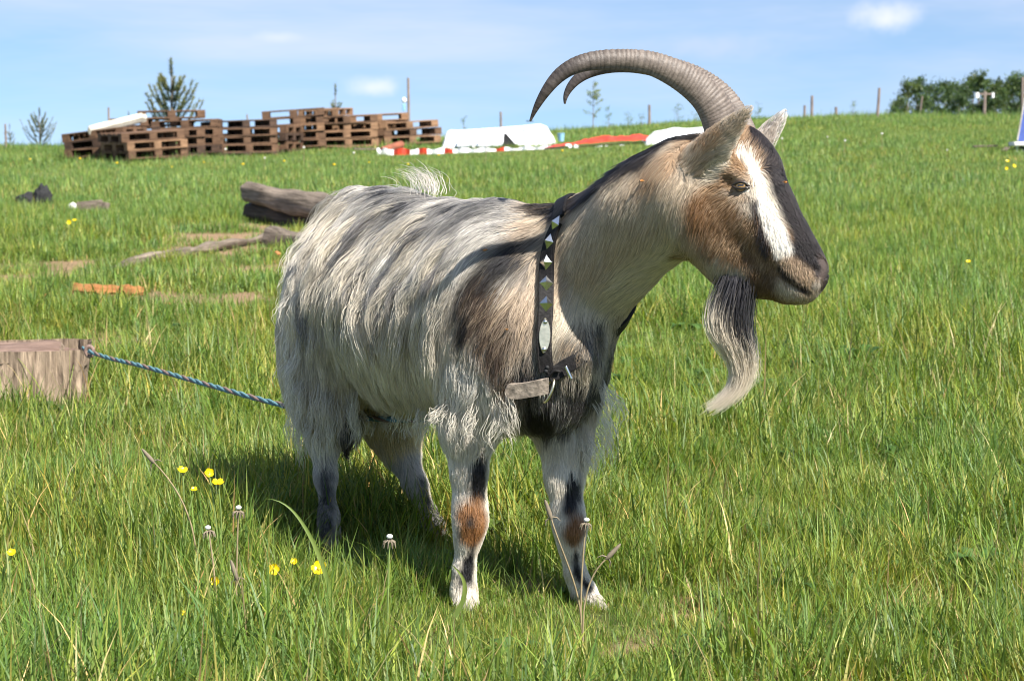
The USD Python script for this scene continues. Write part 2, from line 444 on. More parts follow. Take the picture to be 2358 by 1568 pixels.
TREE_KINDS = []
for k in range(6):
    root = stage.CreateClassPrim(f'/World/wood_tree_kind_{k:03d}')
    r = np.random.default_rng(60 + k)
    hh = 1.0
    cm, cc = crown_mesh(hh, [.46, .52, .42, .50, .40, .36][k], 2600, 70 + k, .020, .04, .8, 34)
    part(root, 'crown', cm, 'leaf_look', color=cc, kind='stuff')
    part(root, 'trunk', tube([[0, 0, -.05], [.01, 0, .3], [0, .01, .6], [.005, 0, .9]], [.022, .017, .011, .004], 7), 'bark_look', True)
    TREE_KINDS.append(root)
rt = np.random.default_rng(3)
WOOD = [  # px of the middle, py of the top, distance, kind
    (2072, 232, 190, 1), (2092, 196, 194, 0), (2112, 186, 196, 2), (2140, 205, 200, 3), (2160, 210, 190, 4), (2178, 196, 198, 1), (2200, 200, 205, 0), (2222, 196, 195, 2), (2240, 188, 204, 3),
    (2256, 174, 198, 5), (2276, 192, 206, 4), (2296, 200, 196, 1), (2312, 190, 202, 2), (2332, 186, 200, 0), (2350, 178, 206, 5), (2370, 188, 198, 3), (2395, 182, 204, 1), (2062, 252, 184, 4), (2128, 225, 182, 1), (2210, 226, 184, 3), (2290, 226, 183, 2), (2345, 222, 185, 4)]
WL = ['dark green tree at the left end of the far wood', 'round tree standing left in the far wood', 'tall dark tree near the left end of the far wood', 'bushy tree in the left half of the far wood', 'lower pale tree in the left half of the far wood', 'rounded tree left of the middle of the far wood',
      'broad tree left of the middle of the far wood', 'tree in the middle of the far wood', 'tall tree beside the pointed tree of the far wood', 'tallest pointed tree of the far wood on the horizon', 'dense tree just right of the pointed tree in the far wood', 'lower tree right of the pointed tree in the far wood',
      'broad tree in the right half of the far wood', 'dark tree in the right half of the far wood', 'tall narrow tree near the right end of the far wood', 'tree at the right end of the far wood', 'last tree at the right edge of the far wood', 'low bush at the left foot of the far wood',
      'low front bush below the tall left trees of the wood', 'low front bush in the middle of the far wood', 'low front bush behind the white insulator post', 'low front bush near the right end of the wood']
for (px, py, y, k), lab in zip(WOOD, WL):
    top = at(px, py, y)
    g = float(ground_z(top[0], top[1]))
    H = top[2] - g
    t = thing('wood_tree', lab, 'tree', (top[0], top[1], g), rotz(rt.uniform(0, 6)) * (H, H, H) if False else rotz(rt.uniform(0, 6)) @ np.diag([H, H, H * 1.04]), 'trees of the far wood')
    t.GetReferences().AddInternalReference(TREE_KINDS[k].GetPath())
    t.SetInstanceable(True)


def pine(px, top_py, y, wpx, label, seed, dense=1.0, base_py=None):
    top = at(px, top_py, y)
    g = float(ground_z(top[0], y))
    H, R = top[2] - g, wpx / FPX * y / 2
    r = np.random.default_rng(seed)
    t = thing('young_pine', label, 'pine tree', (top[0], y, g), rotz(r.uniform(0, 6)), 'young pines on the horizon')
    part(t, 'trunk', tube([[0, 0, -.05], [.008, 0, H * .4], [-.004, .006, H * .75], [0, 0, H]], [H * .020, H * .015, H * .009, H * .003], 7), 'bark_look', True)
    P, C, Bs = [], [], []
    whorls = int(4 + 3 * dense)
    for k in range(whorls):
        z = H * (.10 + .66 * k / (whorls - 1))
        rr = R * (1.12 - 1.05 * z / H) * r.uniform(.75, 1.15)
        nb = r.integers(4, 7) if k < whorls - 1 else 1
        a0 = r.uniform(0, 6)
        for j in range(nb):
            a = a0 + j * 2 * np.pi / nb + r.uniform(-.3, .3)
            L = rr * r.uniform(.75, 1.15)
            s = np.linspace(0, 1, 7)[:, None]
            d = np.array([math.cos(a), math.sin(a), 0])
            q = np.array([0, 0, z]) + d * L * s * (1 if k < whorls - 1 else .05) + UPV * (L * (.15 * s + 1.0 * s ** 2.2) if k < whorls - 1 else .24 * H * s)
            Bs.append(tube(q, H * .006 * (1 - .6 * s[:, 0]), 5))
            nn = int(190 * dense)
            u = r.uniform(.25, 1.02, nn)
            base = np.stack([np.interp(u, s[:, 0], q[:, c]) for c in range(3)], 1)
            tang = unit(q[-1] - q[2])
            dirs = unit_rows(r.normal(0, .75, (nn, 3)) + tang * .7 + UPV * .25)
            l = H * .045 * r.uniform(.6, 1.2, (nn, 1))
            w = unit_rows(np.cross(dirs, r.normal(0, 1, (nn, 3)))) * H * .0042
            P.append(np.stack([base - w, base + w, base + dirs * l], 1).reshape(-1, 3))
            new = (u > .78)[:, None]
            col = np.where(new, np.array([.23, .23, .085]), np.array([.065, .095, .048])) * r.uniform(.6, 1.3, (nn, 1))
            C.append(np.repeat(col, 3, 0))
    for bm in Bs:
        part(t, 'branch', bm, 'bark_look', True)
    P, C = np.vstack(P), np.vstack(C)
    part(t, 'needles', (P, np.arange(len(P)).reshape(-1, 3)), 'leaf_look', color=C, kind='stuff')


UPV = np.array([0, 0, 1.0])
pine(394, 138, 42, 150, 'largest young pine, pale new shoots, rising behind the left pallets', 1, 1.3)
pine(90, 250, 44, 84, 'small dark pine standing alone left of the pallets', 2, 1.0)
pine(22, 286, 46, 36, 'thin sparse pine at the far left edge of the meadow', 3, .5)
pine(772, 195, 44, 66, 'thin pale pine behind the tallest pallet stack', 4, .6)
pine(296, 258, 47, 30, 'small pine tip just left of the largest pine', 5, .5)


def sapling(px, top_py, y, wpx, label, seed, n=420, tone=(.13, .20, .05), name='sapling'):
    top = at(px, top_py, y)
    g = float(ground_z(top[0], y))
    H, R = top[2] - g, wpx / FPX * y / 2
    r = np.random.default_rng(seed)
    t = thing(name, label, 'sapling' if name == 'sapling' else 'weed', (top[0], y, g), None, 'saplings and tall weeds along the horizon')
    part(t, 'trunk', tube([[0, 0, -.03], [.02 * R, 0, H * .5], [0, 0, H * .98]], [H * .010, H * .007, H * .002], 6), 'bark_look', True)
    P, C = [], []
    for k in range(16):
        z = H * r.uniform(.2, .95)
        a = r.uniform(0, 6.28)
        L = R * (1.15 - .7 * z / H) * r.uniform(.6, 1.2)
        e = np.array([math.cos(a) * L, math.sin(a) * L, z + L * r.uniform(.3, 1.1)])
        s0 = np.array([0, 0, z])
        part(t, 'branch', tube([s0, (s0 + e) / 2 + [0, 0, .02 * H], e], [H * .004, H * .003, H * .001], 4), 'bark_look', True)
        m = n // 16
        u = r.uniform(.3, 1.05, (m, 1))
        c = s0 + (e - s0) * u + r.normal(0, .05 * R + .012, (m, 3))
        d1, d2 = unit_rows(r.normal(0, 1, (m, 3))), unit_rows(r.normal(0, 1, (m, 3)))
        l = .018 * (H / 1.0) ** .4 * r.uniform(.6, 1.3, (m, 1))
        P.append(np.stack([c - d1 * l, c + d2 * l * .6, c + d1 * l, c - d2 * l * .6], 1).reshape(-1, 3))
        C.append(np.repeat(np.array(tone) * r.uniform(.6, 1.3, (m, 1)), 4, 0))
    P = np.vstack(P)
    part(t, 'foliage', (P, np.arange(len(P)).reshape(-1, 4)), 'leaf_look', color=np.vstack(C), kind='stuff')


sapling(1366, 192, 46, 52, 'leafy pale green sapling under the curve of the horns', 21, 760)
sapling(1402, 248, 45, 30, 'thin leaning sapling just right of the leafy sapling', 22, 200)
sapling(1560, 236, 50, 34, 'faint thin sapling seen inside the bow of the horns', 23, 200)
sapling(1746, 240, 50, 26, 'small sapling between the two ears of the goat', 24, 180)
sapling(1965, 232, 52, 26, 'slender sapling left of the tallest right fence post', 25, 170)
sapling(1446, 262, 44, 34, 'low weed on the horizon right of the leafy saplings', 26, 200, name='tall_weed')
sapling(1478, 266, 45, 26, 'low weed on the horizon beside the thin fence post', 27, 160, name='tall_weed')
sapling(1600, 262, 47, 40, 'bushy low weed above the second white cover', 28, 200, name='tall_weed')
sapling(1068, 268, 42, 20, 'weed tip behind the left end of the white cover', 29, 140, name='tall_weed')


def post(px, top_py, base_py, y, wpx, label, lean=0, name='fence_post', extra=None):
    top, b = at(px + lean, top_py, y), at(px, base_py, y)
    g = float(ground_z(b[0], y))
    w = wpx / FPX * y / 2
    loc = np.array([b[0], y, g])
    t = thing(name, label, 'post', loc, None, 'thin posts along the horizon')
    part(t, 'shaft', tube([[0, 0, -.1], (top - loc) * .5 + [w * .2, 0, 0], top - loc], [w, w * .95, w * .85], 8), 'post_look', 30)
    if extra:
        extra(t, top - loc, w)
    return t


def insulators(t, top, w):
    part(t, 'crossbar', bbox(w * 9, w * .9, w * .9, top - UPV * w * 1.5), 'post_look')
    for s in (-1, 1):
        m = trimesh.creation.cylinder(w * (1.25 if s < 0 else .8), w * 3.0, sections=10)
        part(t, 'insulator', (np.array(m.vertices) + top + [s * w * 4.6, 0, -w * 2.2], np.array(m.faces)), 'porcelain_look', 30)


def lamp(t, top, w):
    c = top - UPV * (top[2] * .33)
    m = trimesh.creation.icosphere(2, w * 2.0)
    part(t, 'insulator', (np.array(m.vertices) * [.8, .8, 1] + c + [-w * 3.0, 0, 0], np.array(m.faces)), 'porcelain_look', True)
    part(t, 'switch_box', bbox(w * 2, w * 2, w * 5, c + [-w * 3.2, 0, -w * 5], w * .3), 'pale_blue_look')
    part(t, 'bracket', bbox(w * 5, w * .5, w * .5, c + [-w * 1.6, 0, -w * 1]), 'post_look')


post(941, 180, 300, 44, 6.5, 'tallest bare pole with white insulator above the pallets', -1, 'pole', lamp)
post(250, 248, 300, 40, 5, 'pale thin stake above the sloping white plank', 0, 'stake')
post(571, 264, 300, 42, 4, 'thin stake above the middle pallet stacks', -2, 'stake')
post(1153, 258, 300, 44, 5.5, 'short dark post behind the white cover')
post(1495, 242, 292, 48, 6.5, 'thin post framed by the bow of the horns')
post(1851, 243, 280, 52, 6, 'short post just left of a taller post', 2)
post(1868, 221, 280, 50, 7, 'tall post nearest right of the far ear', 2)
post(1925, 247, 280, 55, 7, 'short stout post between two tall posts')
post(2019, 203, 280, 46, 7, 'tallest leaning post left of the far wood', 6)
post(2265, 211, 270, 48, 8, 'post with white insulators in front of the wood', 3, 'fence_post', insulators)
post(2352, 178, 320, 30, 7, 'post at the right edge above the blue seat', 3)
post(2114, 222, 272, 54, 4, 'slanting thin pole in front of the wood', 10)
post(14, 286, 350, 40, 5, 'thin stake at the left edge beside the sparse pine', -2, 'stake')
post(208, 318, 345, 38, 3, 'thin rod beside the dark sheet left of pallets', 1, 'stake')

# ------------------------------------------------------------------ pallets
PK = []
for k, mat in enumerate(('pallet_tan_look', 'pallet_brown_look', 'pallet_dark_look')):
    root = stage.CreateClassPrim(f'/World/pallet_kind_{k:03d}')
    r = np.random.default_rng(90 + k)
    for i in range(5):
        part(root, 'deck_board', bbox(1.2, [.145, .10, .145, .10, .145][i], .022, (0, -.3275 + i * .16375, .133), .002), mat)
    for i in range(3):
        part(root, 'cross_board', bbox(.145, .80, .022, (-.5275 + i * .5275, 0, .1105), .002, rotz(0)), mat)
        part(root, 'bottom_board', bbox(1.2, .10 if i != 1 else .145, .022, (0, -.35 + .35 * i, .011), .002), mat)
        for j in range(3):
            part(root, 'block', bbox(.145 if i != 1 else .145, .10, .078, (-.5275 + i * .5275, -.35 + .35 * j, .0610), .003), mat)
    PK.append(root)
rp = np.random.default_rng(17)


def pallet(loc, R, kind, label):
    t = thing('pallet', label, 'pallet', loc, R, 'old wooden pallets stacked in the meadow')
    t.GetReferences().AddInternalReference(PK[kind].GetPath())
    t.SetInstanceable(True)


LEVELS = ['lowest', 'second from below', 'third from below', 'fourth from below', 'fifth from below', 'sixth from below', 'seventh from below']


def stack(px, base_py, y, n, ang, kinds, where, slope=0.0, jitter=.03, z0=0.0):
    """Pallets lying on each other; the middle of the stack stands at px, distance y."""
    c = at(px, base_py, y)
    g = float(ground_z(c[0], y)) + z0 - .02
    for k in range(n):
        a = math.radians(ang + rp.uniform(-4, 4))
        R = rotz(a) @ roty(-slope * (0.4 + .6 * k / max(n - 1, 1)) + rp.uniform(-.012, .012)) @ rotx(rp.uniform(-.012, .012))
        loc = (c[0] + rp.uniform(-jitter, jitter), y + rp.uniform(-jitter, jitter), g + k * .1465)
        pallet(loc, R, kinds[k % len(kinds)], f'{["tan", "brown", "dark"][kinds[k % len(kinds)]]} wooden pallet, {"topmost" if k == n - 1 and n > 1 else LEVELS[k]} in the {where}')


stack(934, 335, 39.5, 4, 24, (0, 0, 1, 0), 'rightmost stack by the white cover', .07)
stack(868, 340, 40.3, 5, 6, (2, 2, 0, 0, 0), 'second stack from the right', .05)
stack(795, 345, 38.4, 5, 14, (0, 0, 0, 0, 1), 'third stack from the right', .045)
stack(678, 350, 38.2, 6, 8, (1, 1, 1, 0, 1, 1), 'tallest stack in the middle of the row', .075)
stack(752, 345, 39.6, 6, 80, (1, 0, 1, 0, 0, 0), 'narrow stack behind the tallest one', .03)
stack(550, 358, 36.2, 5, 30, (2, 1, 1, 1, 2), 'stack left of the tallest one', .04)
stack(436, 362, 35.6, 5, 5, (2, 2, 1, 1, 1), 'front stack below the largest pine', .03)
stack(330, 372, 33.0, 4, 42, (1, 1, 0, 1), 'low front stack left in the row', .06)
stack(246, 372, 33.6, 4, -18, (2, 1, 2, 1), 'leftmost stack under the white plank', .10)
stack(300, 362, 35.4, 4, 4, (2, 2, 2, 2), 'dark stack behind the low front stack', .05)
stack(612, 356, 37.6, 4, -20, (2, 1, 2, 1), 'half hidden stack beside the tallest one', .04)
stack(498, 360, 37.4, 4, 12, (2, 2, 1, 2), 'dark stack right of the largest pine', .03)
stack(832, 345, 39.4, 4, -10, (2, 1, 1, 0), 'low stack right of the third one', .05)
stack(385, 366, 34.4, 4, 20, (1, 2, 1, 1), 'brown stack just right of the front stack', .04)
stack(340, 300, 35.6, 1, 6, (1,), 'upper layer bridging the left stacks', .09, z0=.62)
stack(398, 300, 35.9, 1, 10, (1,), 'upper layer below the pine', .06, z0=.76)

# the plank and the dark sheet at the left end
a, b = at(205, 301, 33.2), at(328, 270, 34.6)
t = thing('plank', 'pale wooden plank lying sloped on top of the leftmost pallets', 'plank', a)
part(t, 'board', tube(np.linspace(0, 1, 5)[:, None] * (b - a), .075, 4, .45), 'plank_look', 20)
part(t, 'board', tube(np.linspace(0, 1, 5)[:, None] * (b - a) + [.03, .14, -.01], .07, 4, .45), 'plank_look', 20)
p0 = [at(150, 330, 36.5), at(205, 309, 36.2), at(206, 330, 36.2), at(178, 332, 36.4), at(160, 345, 36.5)]
back = [p + np.array([.05, .9, .03]) for p in p0]
t = thing('dark_sheet', 'black sagging roofing sheet hanging off the left end of the pallets', 'sheet', p0[0])
V = np.array(p0 + back) - p0[0]
part(t, 'sheet', (V, np.array([[0, 1, 6], [0, 6, 5], [0, 4, 3], [0, 3, 2], [0, 2, 1], [4, 0, 5], [4, 5, 9], [5, 6, 7], [5, 7, 8], [5, 8, 9], [1, 2, 7], [1, 7, 6], [2, 3, 8], [2, 8, 7], [3, 4, 9], [3, 9, 8]])), 'dark_look')
part(t, 'edge_board', tube([V[0], V[4] + [.0, 0, .02]], [.03, .03], 5), 'rust_look', 30)

# ------------------------------------------------------------------ white covers, tape, heap
def cover(name, pts_px, y, depth, label, seed, flap=None, hole=None):
    """A plastic-covered low frame: outline swept backwards, with sagging folds."""
    o = at(pts_px[0][0], pts_px[0][1], y)
    outline = resample_lin(np.array([at(px, py, y) for px, py in pts_px]), 70)
    rows = []
    for k, u in enumerate(np.linspace(0, 1, 26)):
        prof = math.sin(min(u * 1.15, 1) * math.pi / 2) ** .55 if u < .5 else math.sin(min((1 - u) * 1.15, 1) * math.pi / 2) ** .55
        g = ground_z(outline[:, 0], outline[:, 1])
        q = outline.copy()
        q[:, 1] += u * depth
        q[:, 2] = g + (outline[:, 2] - g) * prof
        n = meshkit.noise(np.stack([q[:, 0] * 4, q[:, 1] * 4, q[:, 2] * 7], -1), seed) - .5
        q[:, 2] += n * .05
        q[:, 1] += (meshkit.noise(q * 5, seed + 1) - .5) * .08
        rows.append(q)
    v = np.array(rows) - o
    n, m = v.shape[:2]
    i, j = np.meshgrid(np.arange(n - 1), np.arange(m - 1), indexing='ij')
    q = np.stack([i * m + j, i * m + j + 1, (i + 1) * m + j + 1, (i + 1) * m + j], -1).reshape(-1, 4)
    t = thing(name, label, 'plastic cover', o)
    part(t, 'sheet', (v.reshape(-1, 3), q), 'white_sheet_look', True)
    return t, o


def resample_lin(p, n):
    s = np.r_[0, np.cumsum(np.linalg.norm(np.diff(p, axis=0), axis=1))]
    return np.stack([np.interp(np.linspace(0, s[-1], n), s, p[:, k]) for k in range(3)], 1)


t, o = cover('white_cover', [(1008, 350), (1014, 332), (1024, 297), (1036, 292), (1140, 286), (1245, 277), (1262, 283), (1278, 312), (1290, 345)], 38.0, 2.2, 'low frame wrapped in white plastic to the right of the pallets', 1)
fl = [at(1160, 296 + 12, 37.9), at(1166, 308, 37.88), at(1192, 338, 37.88), at(1158, 338, 37.88)]
fb = [p + np.array([0, .10, 0]) for p in fl]
part(t, 'opening', (np.array(fl + fb) - o, np.array([[0, 3, 2, 1], [4, 5, 6, 7], [0, 1, 5, 4], [1, 2, 6, 5], [2, 3, 7, 6], [3, 0, 4, 7]])), 'dark_look')
for x0, x1 in ((1052, 1095), (1100, 1156)):
    w0 = [at(x0, 338, 37.88), at(x1, 336, 37.88), at(x1 - 2, 309, 37.92), at(x0 + 8, 313, 37.92)]
    wb = [p + np.array([0, .10, 0]) for p in w0]
    part(t, 'grey_patch', (np.array(w0 + wb) - o, np.array([[0, 1, 2, 3], [4, 7, 6, 5], [0, 4, 5, 1], [1, 5, 6, 2], [2, 6, 7, 3], [3, 7, 4, 0]])), 'grey_sheet_look')
m = trimesh.creation.cylinder(.07, .02, sections=14)
part(t, 'hole', (np.array(m.vertices) * [1, 1, 1] + at(1220, 283, 38.45) - o + [0, 0, .03], np.array(m.faces)), 'dark_look')
t, o = cover('white_cover', [(1484, 340), (1493, 316), (1516, 298), (1560, 288), (1640, 285), (1700, 287), (1720, 335)], 35.2, 2.0, 'low white plastic cover half hidden behind the goat\'s neck', 2)
b0 = at(1292, 330, 37.6)
t = thing('bucket', 'small pale blue bucket at the right end of the white cover', 'bucket', (b0[0], b0[1], float(ground_z(b0[0], b0[1])) + .08))
m = trimesh.creation.revolve(np.array([[0, 0], [.05, 0], [.068, .15], [.072, .155], [.064, .15], [.046, .012], [0, .012]]), sections=18)
part(t, 'body', (np.array(m.vertices), np.array(m.faces)), 'pale_blue_look', 30)
part(t, 'rim', tube([[.070 * math.cos(a), .070 * math.sin(a), .155] for a in np.linspace(0, 2 * np.pi, 19)], .005, 6), 'pale_blue_look', True)

rk = np.random.default_rng(33)
# a red and white barrier tape sagging along the ground
path = resample_lin(np.array([at(x, y_, d) for x, y_, d in [(868, 350, 36.4), (920, 352, 36.3), (1000, 351, 36.2), (1100, 350, 36.1), (1180, 349, 36.1), (1240, 346, 36.0), (1300, 345, 35.9)]]), 45)
tape = thing('barrier_tape', 'red and white plastic barrier tape lying along the grass before the white cover', 'barrier tape', path[0])
for k in range(22):
    seg = path[2 * k:2 * k + 3]
    top = seg + np.array([0, .02, 1.0]) * (.065 + .02 * np.sin(np.arange(2 * k, 2 * k + 3) * 1.3))[:, None] + np.array([0, .04, 0]) * np.sin(np.arange(2 * k, 2 * k + 3) * 2.1)[:, None]
    lo = seg + np.array([0, 0, -.06])
    th = np.array([0, .012, 0])
    v = np.vstack([lo, top, lo + th, top + th]) - path[0]
    f = [[0, 1, 4, 3], [1, 2, 5, 4], [6, 9, 10, 7], [7, 10, 11, 8], [3, 4, 10, 9], [4, 5, 11, 10], [0, 3, 9, 6], [2, 8, 11, 5]]
    red = k in (2, 3, 5, 8, 14)
    part(tape, 'red_band' if red else 'white_band', (v, np.array(f)), 'red_sheet_look' if red else 'white_sheet_look')
# heap of orange red netting
heap = thing('plastic_heap', 'crumpled orange red plastic sheet with white scraps between the two white covers', 'plastic sheet', at(1400, 335, 36))
us, ws = np.meshgrid(np.linspace(0, 1, 60), np.linspace(0, 1, 14), indexing='ij')
px_ = 1255 + 245 * us
topy = np.interp(px_, [1255, 1290, 1330, 1365, 1400, 1440, 1480, 1500], [345, 336, 330, 322, 321, 325, 322, 330])
P0 = np.array([at(x, 346, 35.8) for x in px_.ravel()]).reshape(60, 14, 3)
hh = (346 - topy) / FPX * 35.8
P0[..., 1] += ws * .7
P0[..., 2] = ground_z(P0[..., 0], P0[..., 1]) + hh * .62 * np.sin(np.pi * np.clip(ws * .9 + .05, 0, 1)) ** .6 * (.75 + .6 * (meshkit.noise(P0 * 9, 8) - .2)) + .03
v = P0.reshape(-1, 3) - at(1400, 335, 36)
i, j = np.meshgrid(np.arange(59), np.arange(13), indexing='ij')
part(heap, 'sheet', (v, np.stack([i * 14 + j, (i + 1) * 14 + j, (i + 1) * 14 + j + 1, i * 14 + j + 1], -1).reshape(-1, 4)), 'red_sheet_look', 40)
for k in range(12):
    q = at(rk.uniform(1290, 1490), rk.uniform(334, 344), 35.6) - at(1400, 335, 36)
    part(heap, 'scrap', bbox(rk.uniform(.06, .14), .02, rk.uniform(.03, .07), q, .004, rotz(rk.uniform(-.5, .5)) @ roty(rk.uniform(-.5, .5))), 'white_sheet_look')
# rusty drum lying by the pallets, pale board under it
q = at(912, 337, 36.8)
t = thing('rusty_pipe', 'short rust red pipe lying in front of the rightmost pallets', 'pipe', q)
e = at(878, 347, 36.4) - q
part(t, 'pipe', tube([e * 1.0, e * .5, -e * .35], [.06, .07, .075], 12), 'rust_look', 40)
q = at(830, 350, 36.6)
t = thing('board', 'pale grey board lying in the grass before the pallets', 'board', q)
part(t, 'plank', bbox(.75, .16, .035, (.25, 0, .05), .006, rotz(.15)), 'grey_wood_look')

# ------------------------------------------------------------------ middle distance: logs, beam, stump
def log(name, pts, radii, mat, label, seed, cat_='log', group=None, end_mat=None):
    p = resample(np.array(pts), 40)
    r = np.interp(np.linspace(0, 1, 40), np.linspace(0, 1, len(radii)), radii)
    t = thing(name, label, cat_, p[0], None, group)
    T, n, b = frames(p)
    L = np.linalg.norm(p[-1] - p[0])
    x = unit(p[-1] - p[0])
    Rm = np.stack([x, unit(np.cross([0, 0, 1.0], x)), np.cross(x, unit(np.cross([0, 0, 1.0], x)))], 1)
    v, f = tube(p, r, 26)
    nz = meshkit.noise(v @ Rm * [2.5, 22, 22], seed) - .5
    nz2 = meshkit.noise(v * 5, seed + 3) - .5
    ax = np.repeat(p, 26, 0)
    ax = np.vstack([ax, p[:1], p[-1:]])
    d = unit_rows(v - ax)
    v = v + d * (nz * .040 + nz2 * .045)[:, None] * (np.linalg.norm(v - ax, axis=1) > .01)[:, None]
    M4 = np.eye(4)
    M4[:3, :3] = Rm
    M4[:3, 3] = p[0]
    UsdGeom.Xform(t).GetOrderedXformOps()[0].Set(Gf.Matrix4d(*M4.T.ravel().tolist()))
    loc = (v - p[0]) @ Rm
    side = f[:-52]
    part(t, 'trunk', (loc, side), mat, 50)
    part(t, 'cut_end', (loc, f[-52:-26]), end_mat or mat)
    part(t, 'cut_end', (loc, f[-26:]), end_mat or mat)
    return t


LG = 'logs lying behind the goat'
log('log', [at(572, 446, 17.0), at(650, 459, 16.6), at(760, 478, 16.0)], [.094, .102, .104], 'grey_wood_look', 'thick grey weathered log lying on top behind the goat', 1, group=LG)
log('log', [at(575, 486, 17.1), at(650, 500, 16.7), at(760, 524, 16.1)], [.062, .082, .085], 'dark_wood_look', 'dark rotten log lying beneath the thick grey log', 2, group=LG)
log('log', [at(624, 547, 14.3), at(680, 556, 14.1), at(770, 570, 13.7)], [.076, .08, .08], 'grey_wood_look', 'short pale log end lying in front of the dark log', 3, group=LG)
B0, B1 = ground_hit(262, 625), ground_hit(628, 556)
log('fallen_pole', [B0 + UPV * .02, (B0 * 2 + B1) / 3 + UPV * .045, (B0 + 2 * B1) / 3 + UPV * .035, B1 + UPV * .05], [.024, .032, .028, .034], 'grey_wood_look', 'long grey pole lying in the grass from the logs towards the left', 4, 'pole')
q = ground_hit(208, 500)
t = thing('board_scrap', 'pale broken board standing in the left meadow', 'board', q)
part(t, 'plank', bbox(.24, .03, .14, (0, 0, .08), .006, rotz(.2) @ roty(-.10)), 'grey_wood_look')
part(t, 'plank', bbox(.07, .05, .13, (.13, .03, .07), .006, rotz(.5) @ roty(.2)), 'grey_wood_look')
q = ground_hit(168, 495)
m = trimesh.creation.icosphere(3, .045)
t = tag(part('/World', 'pale_stone', (np.array(m.vertices) * (1 + .25 * (meshkit.noise(np.array(m.vertices) * 40, 4)[:, None] - .5)) + q + [0, 0, .07], np.array(m.faces)), 'fluff_look', True), 'small whitish stone beside the pale broken board', 'stone')
# dark charred stump far left
q = ground_hit(75, 486)
t = thing('charred_stump', 'black charred stump with two lobes in the left meadow', 'stump', q)
for k, (dx, rx, hz) in enumerate(((-.065, .10, .12), (.09, .085, .16))):
    m = trimesh.creation.icosphere(4, 1.0)
    v = np.array(m.vertices)
    v = v * (1 + .5 * (meshkit.noise(v * 2.2, 15 + k)[:, None] - .5) + .25 * (meshkit.noise(v * 6, 18 + k)[:, None] - .5))
    part(t, 'lobe', (v * [rx, .09, hz] + [dx, k * .05, hz * .55], np.array(m.faces)), 'dark_look', True)
# rusty orange bark slab
q = ground_hit(240, 690)
t = thing('bark_slab', 'orange brown slab of bark lying on bare soil at the left', 'bark', q + UPV * .03, rotz(-.55))
for k, (L, W, x, y_, a_) in enumerate(((.40, .13, -.02, 0, 0), (.22, .07, .24, -.04, -.2))):
    xs, ys_ = np.meshgrid(np.linspace(-.5, .5, 22), np.linspace(-.5, .5, 9), indexing='ij')
    wid = (1 - .75 * np.abs(2 * xs) ** 3) * (1 + .3 * (meshkit.noise(np.stack([xs * 9, ys_ * 0, ys_ * 0 + k], -1), 3) - .5))
    top = np.stack([xs * L, ys_ * W * wid, .035 * (1 - (2 * ys_) ** 2) + .02 * meshkit.noise(np.stack([xs * 6, ys_ * 8, xs * 0], -1), k)], -1).reshape(-1, 3)
    bot = top - [0, 0, .012]
    i, j = np.meshgrid(np.arange(21), np.arange(8), indexing='ij')
    qd = np.stack([i * 9 + j, (i + 1) * 9 + j, (i + 1) * 9 + j + 1, i * 9 + j + 1], -1).reshape(-1, 4)
    part(t, 'slab', (np.vstack([top, bot]) @ rotz(a_).T + [x, y_, .01 * k], np.vstack([qd, qd[:, ::-1] + len(top)])), 'bark_piece_look', 40)
for k, (px, py, L) in enumerate(((740 * .786, 935 * .786, .07), (390, 725, .06), (300, 700, .05), (95, 705, .06), (640, 600, .05))):
    q = ground_hit(px, py)
    tag(part('/World', 'wood_chip', bbox(L, .03, .012, q + [0, 0, .05], .003, rotz(k * 1.3) @ roty(.3)), 'bark_piece_look'), ['brown wood chip in the grass left of the goat\'s rump', 'brown wood chip near the orange bark slab', 'small wood chip touching the bare soil patch', 'wood chip in the bare soil at the left edge', 'wood chip beside the goat below the pale log'][k], 'wood chip', 'wood chips scattered on the bare soil')

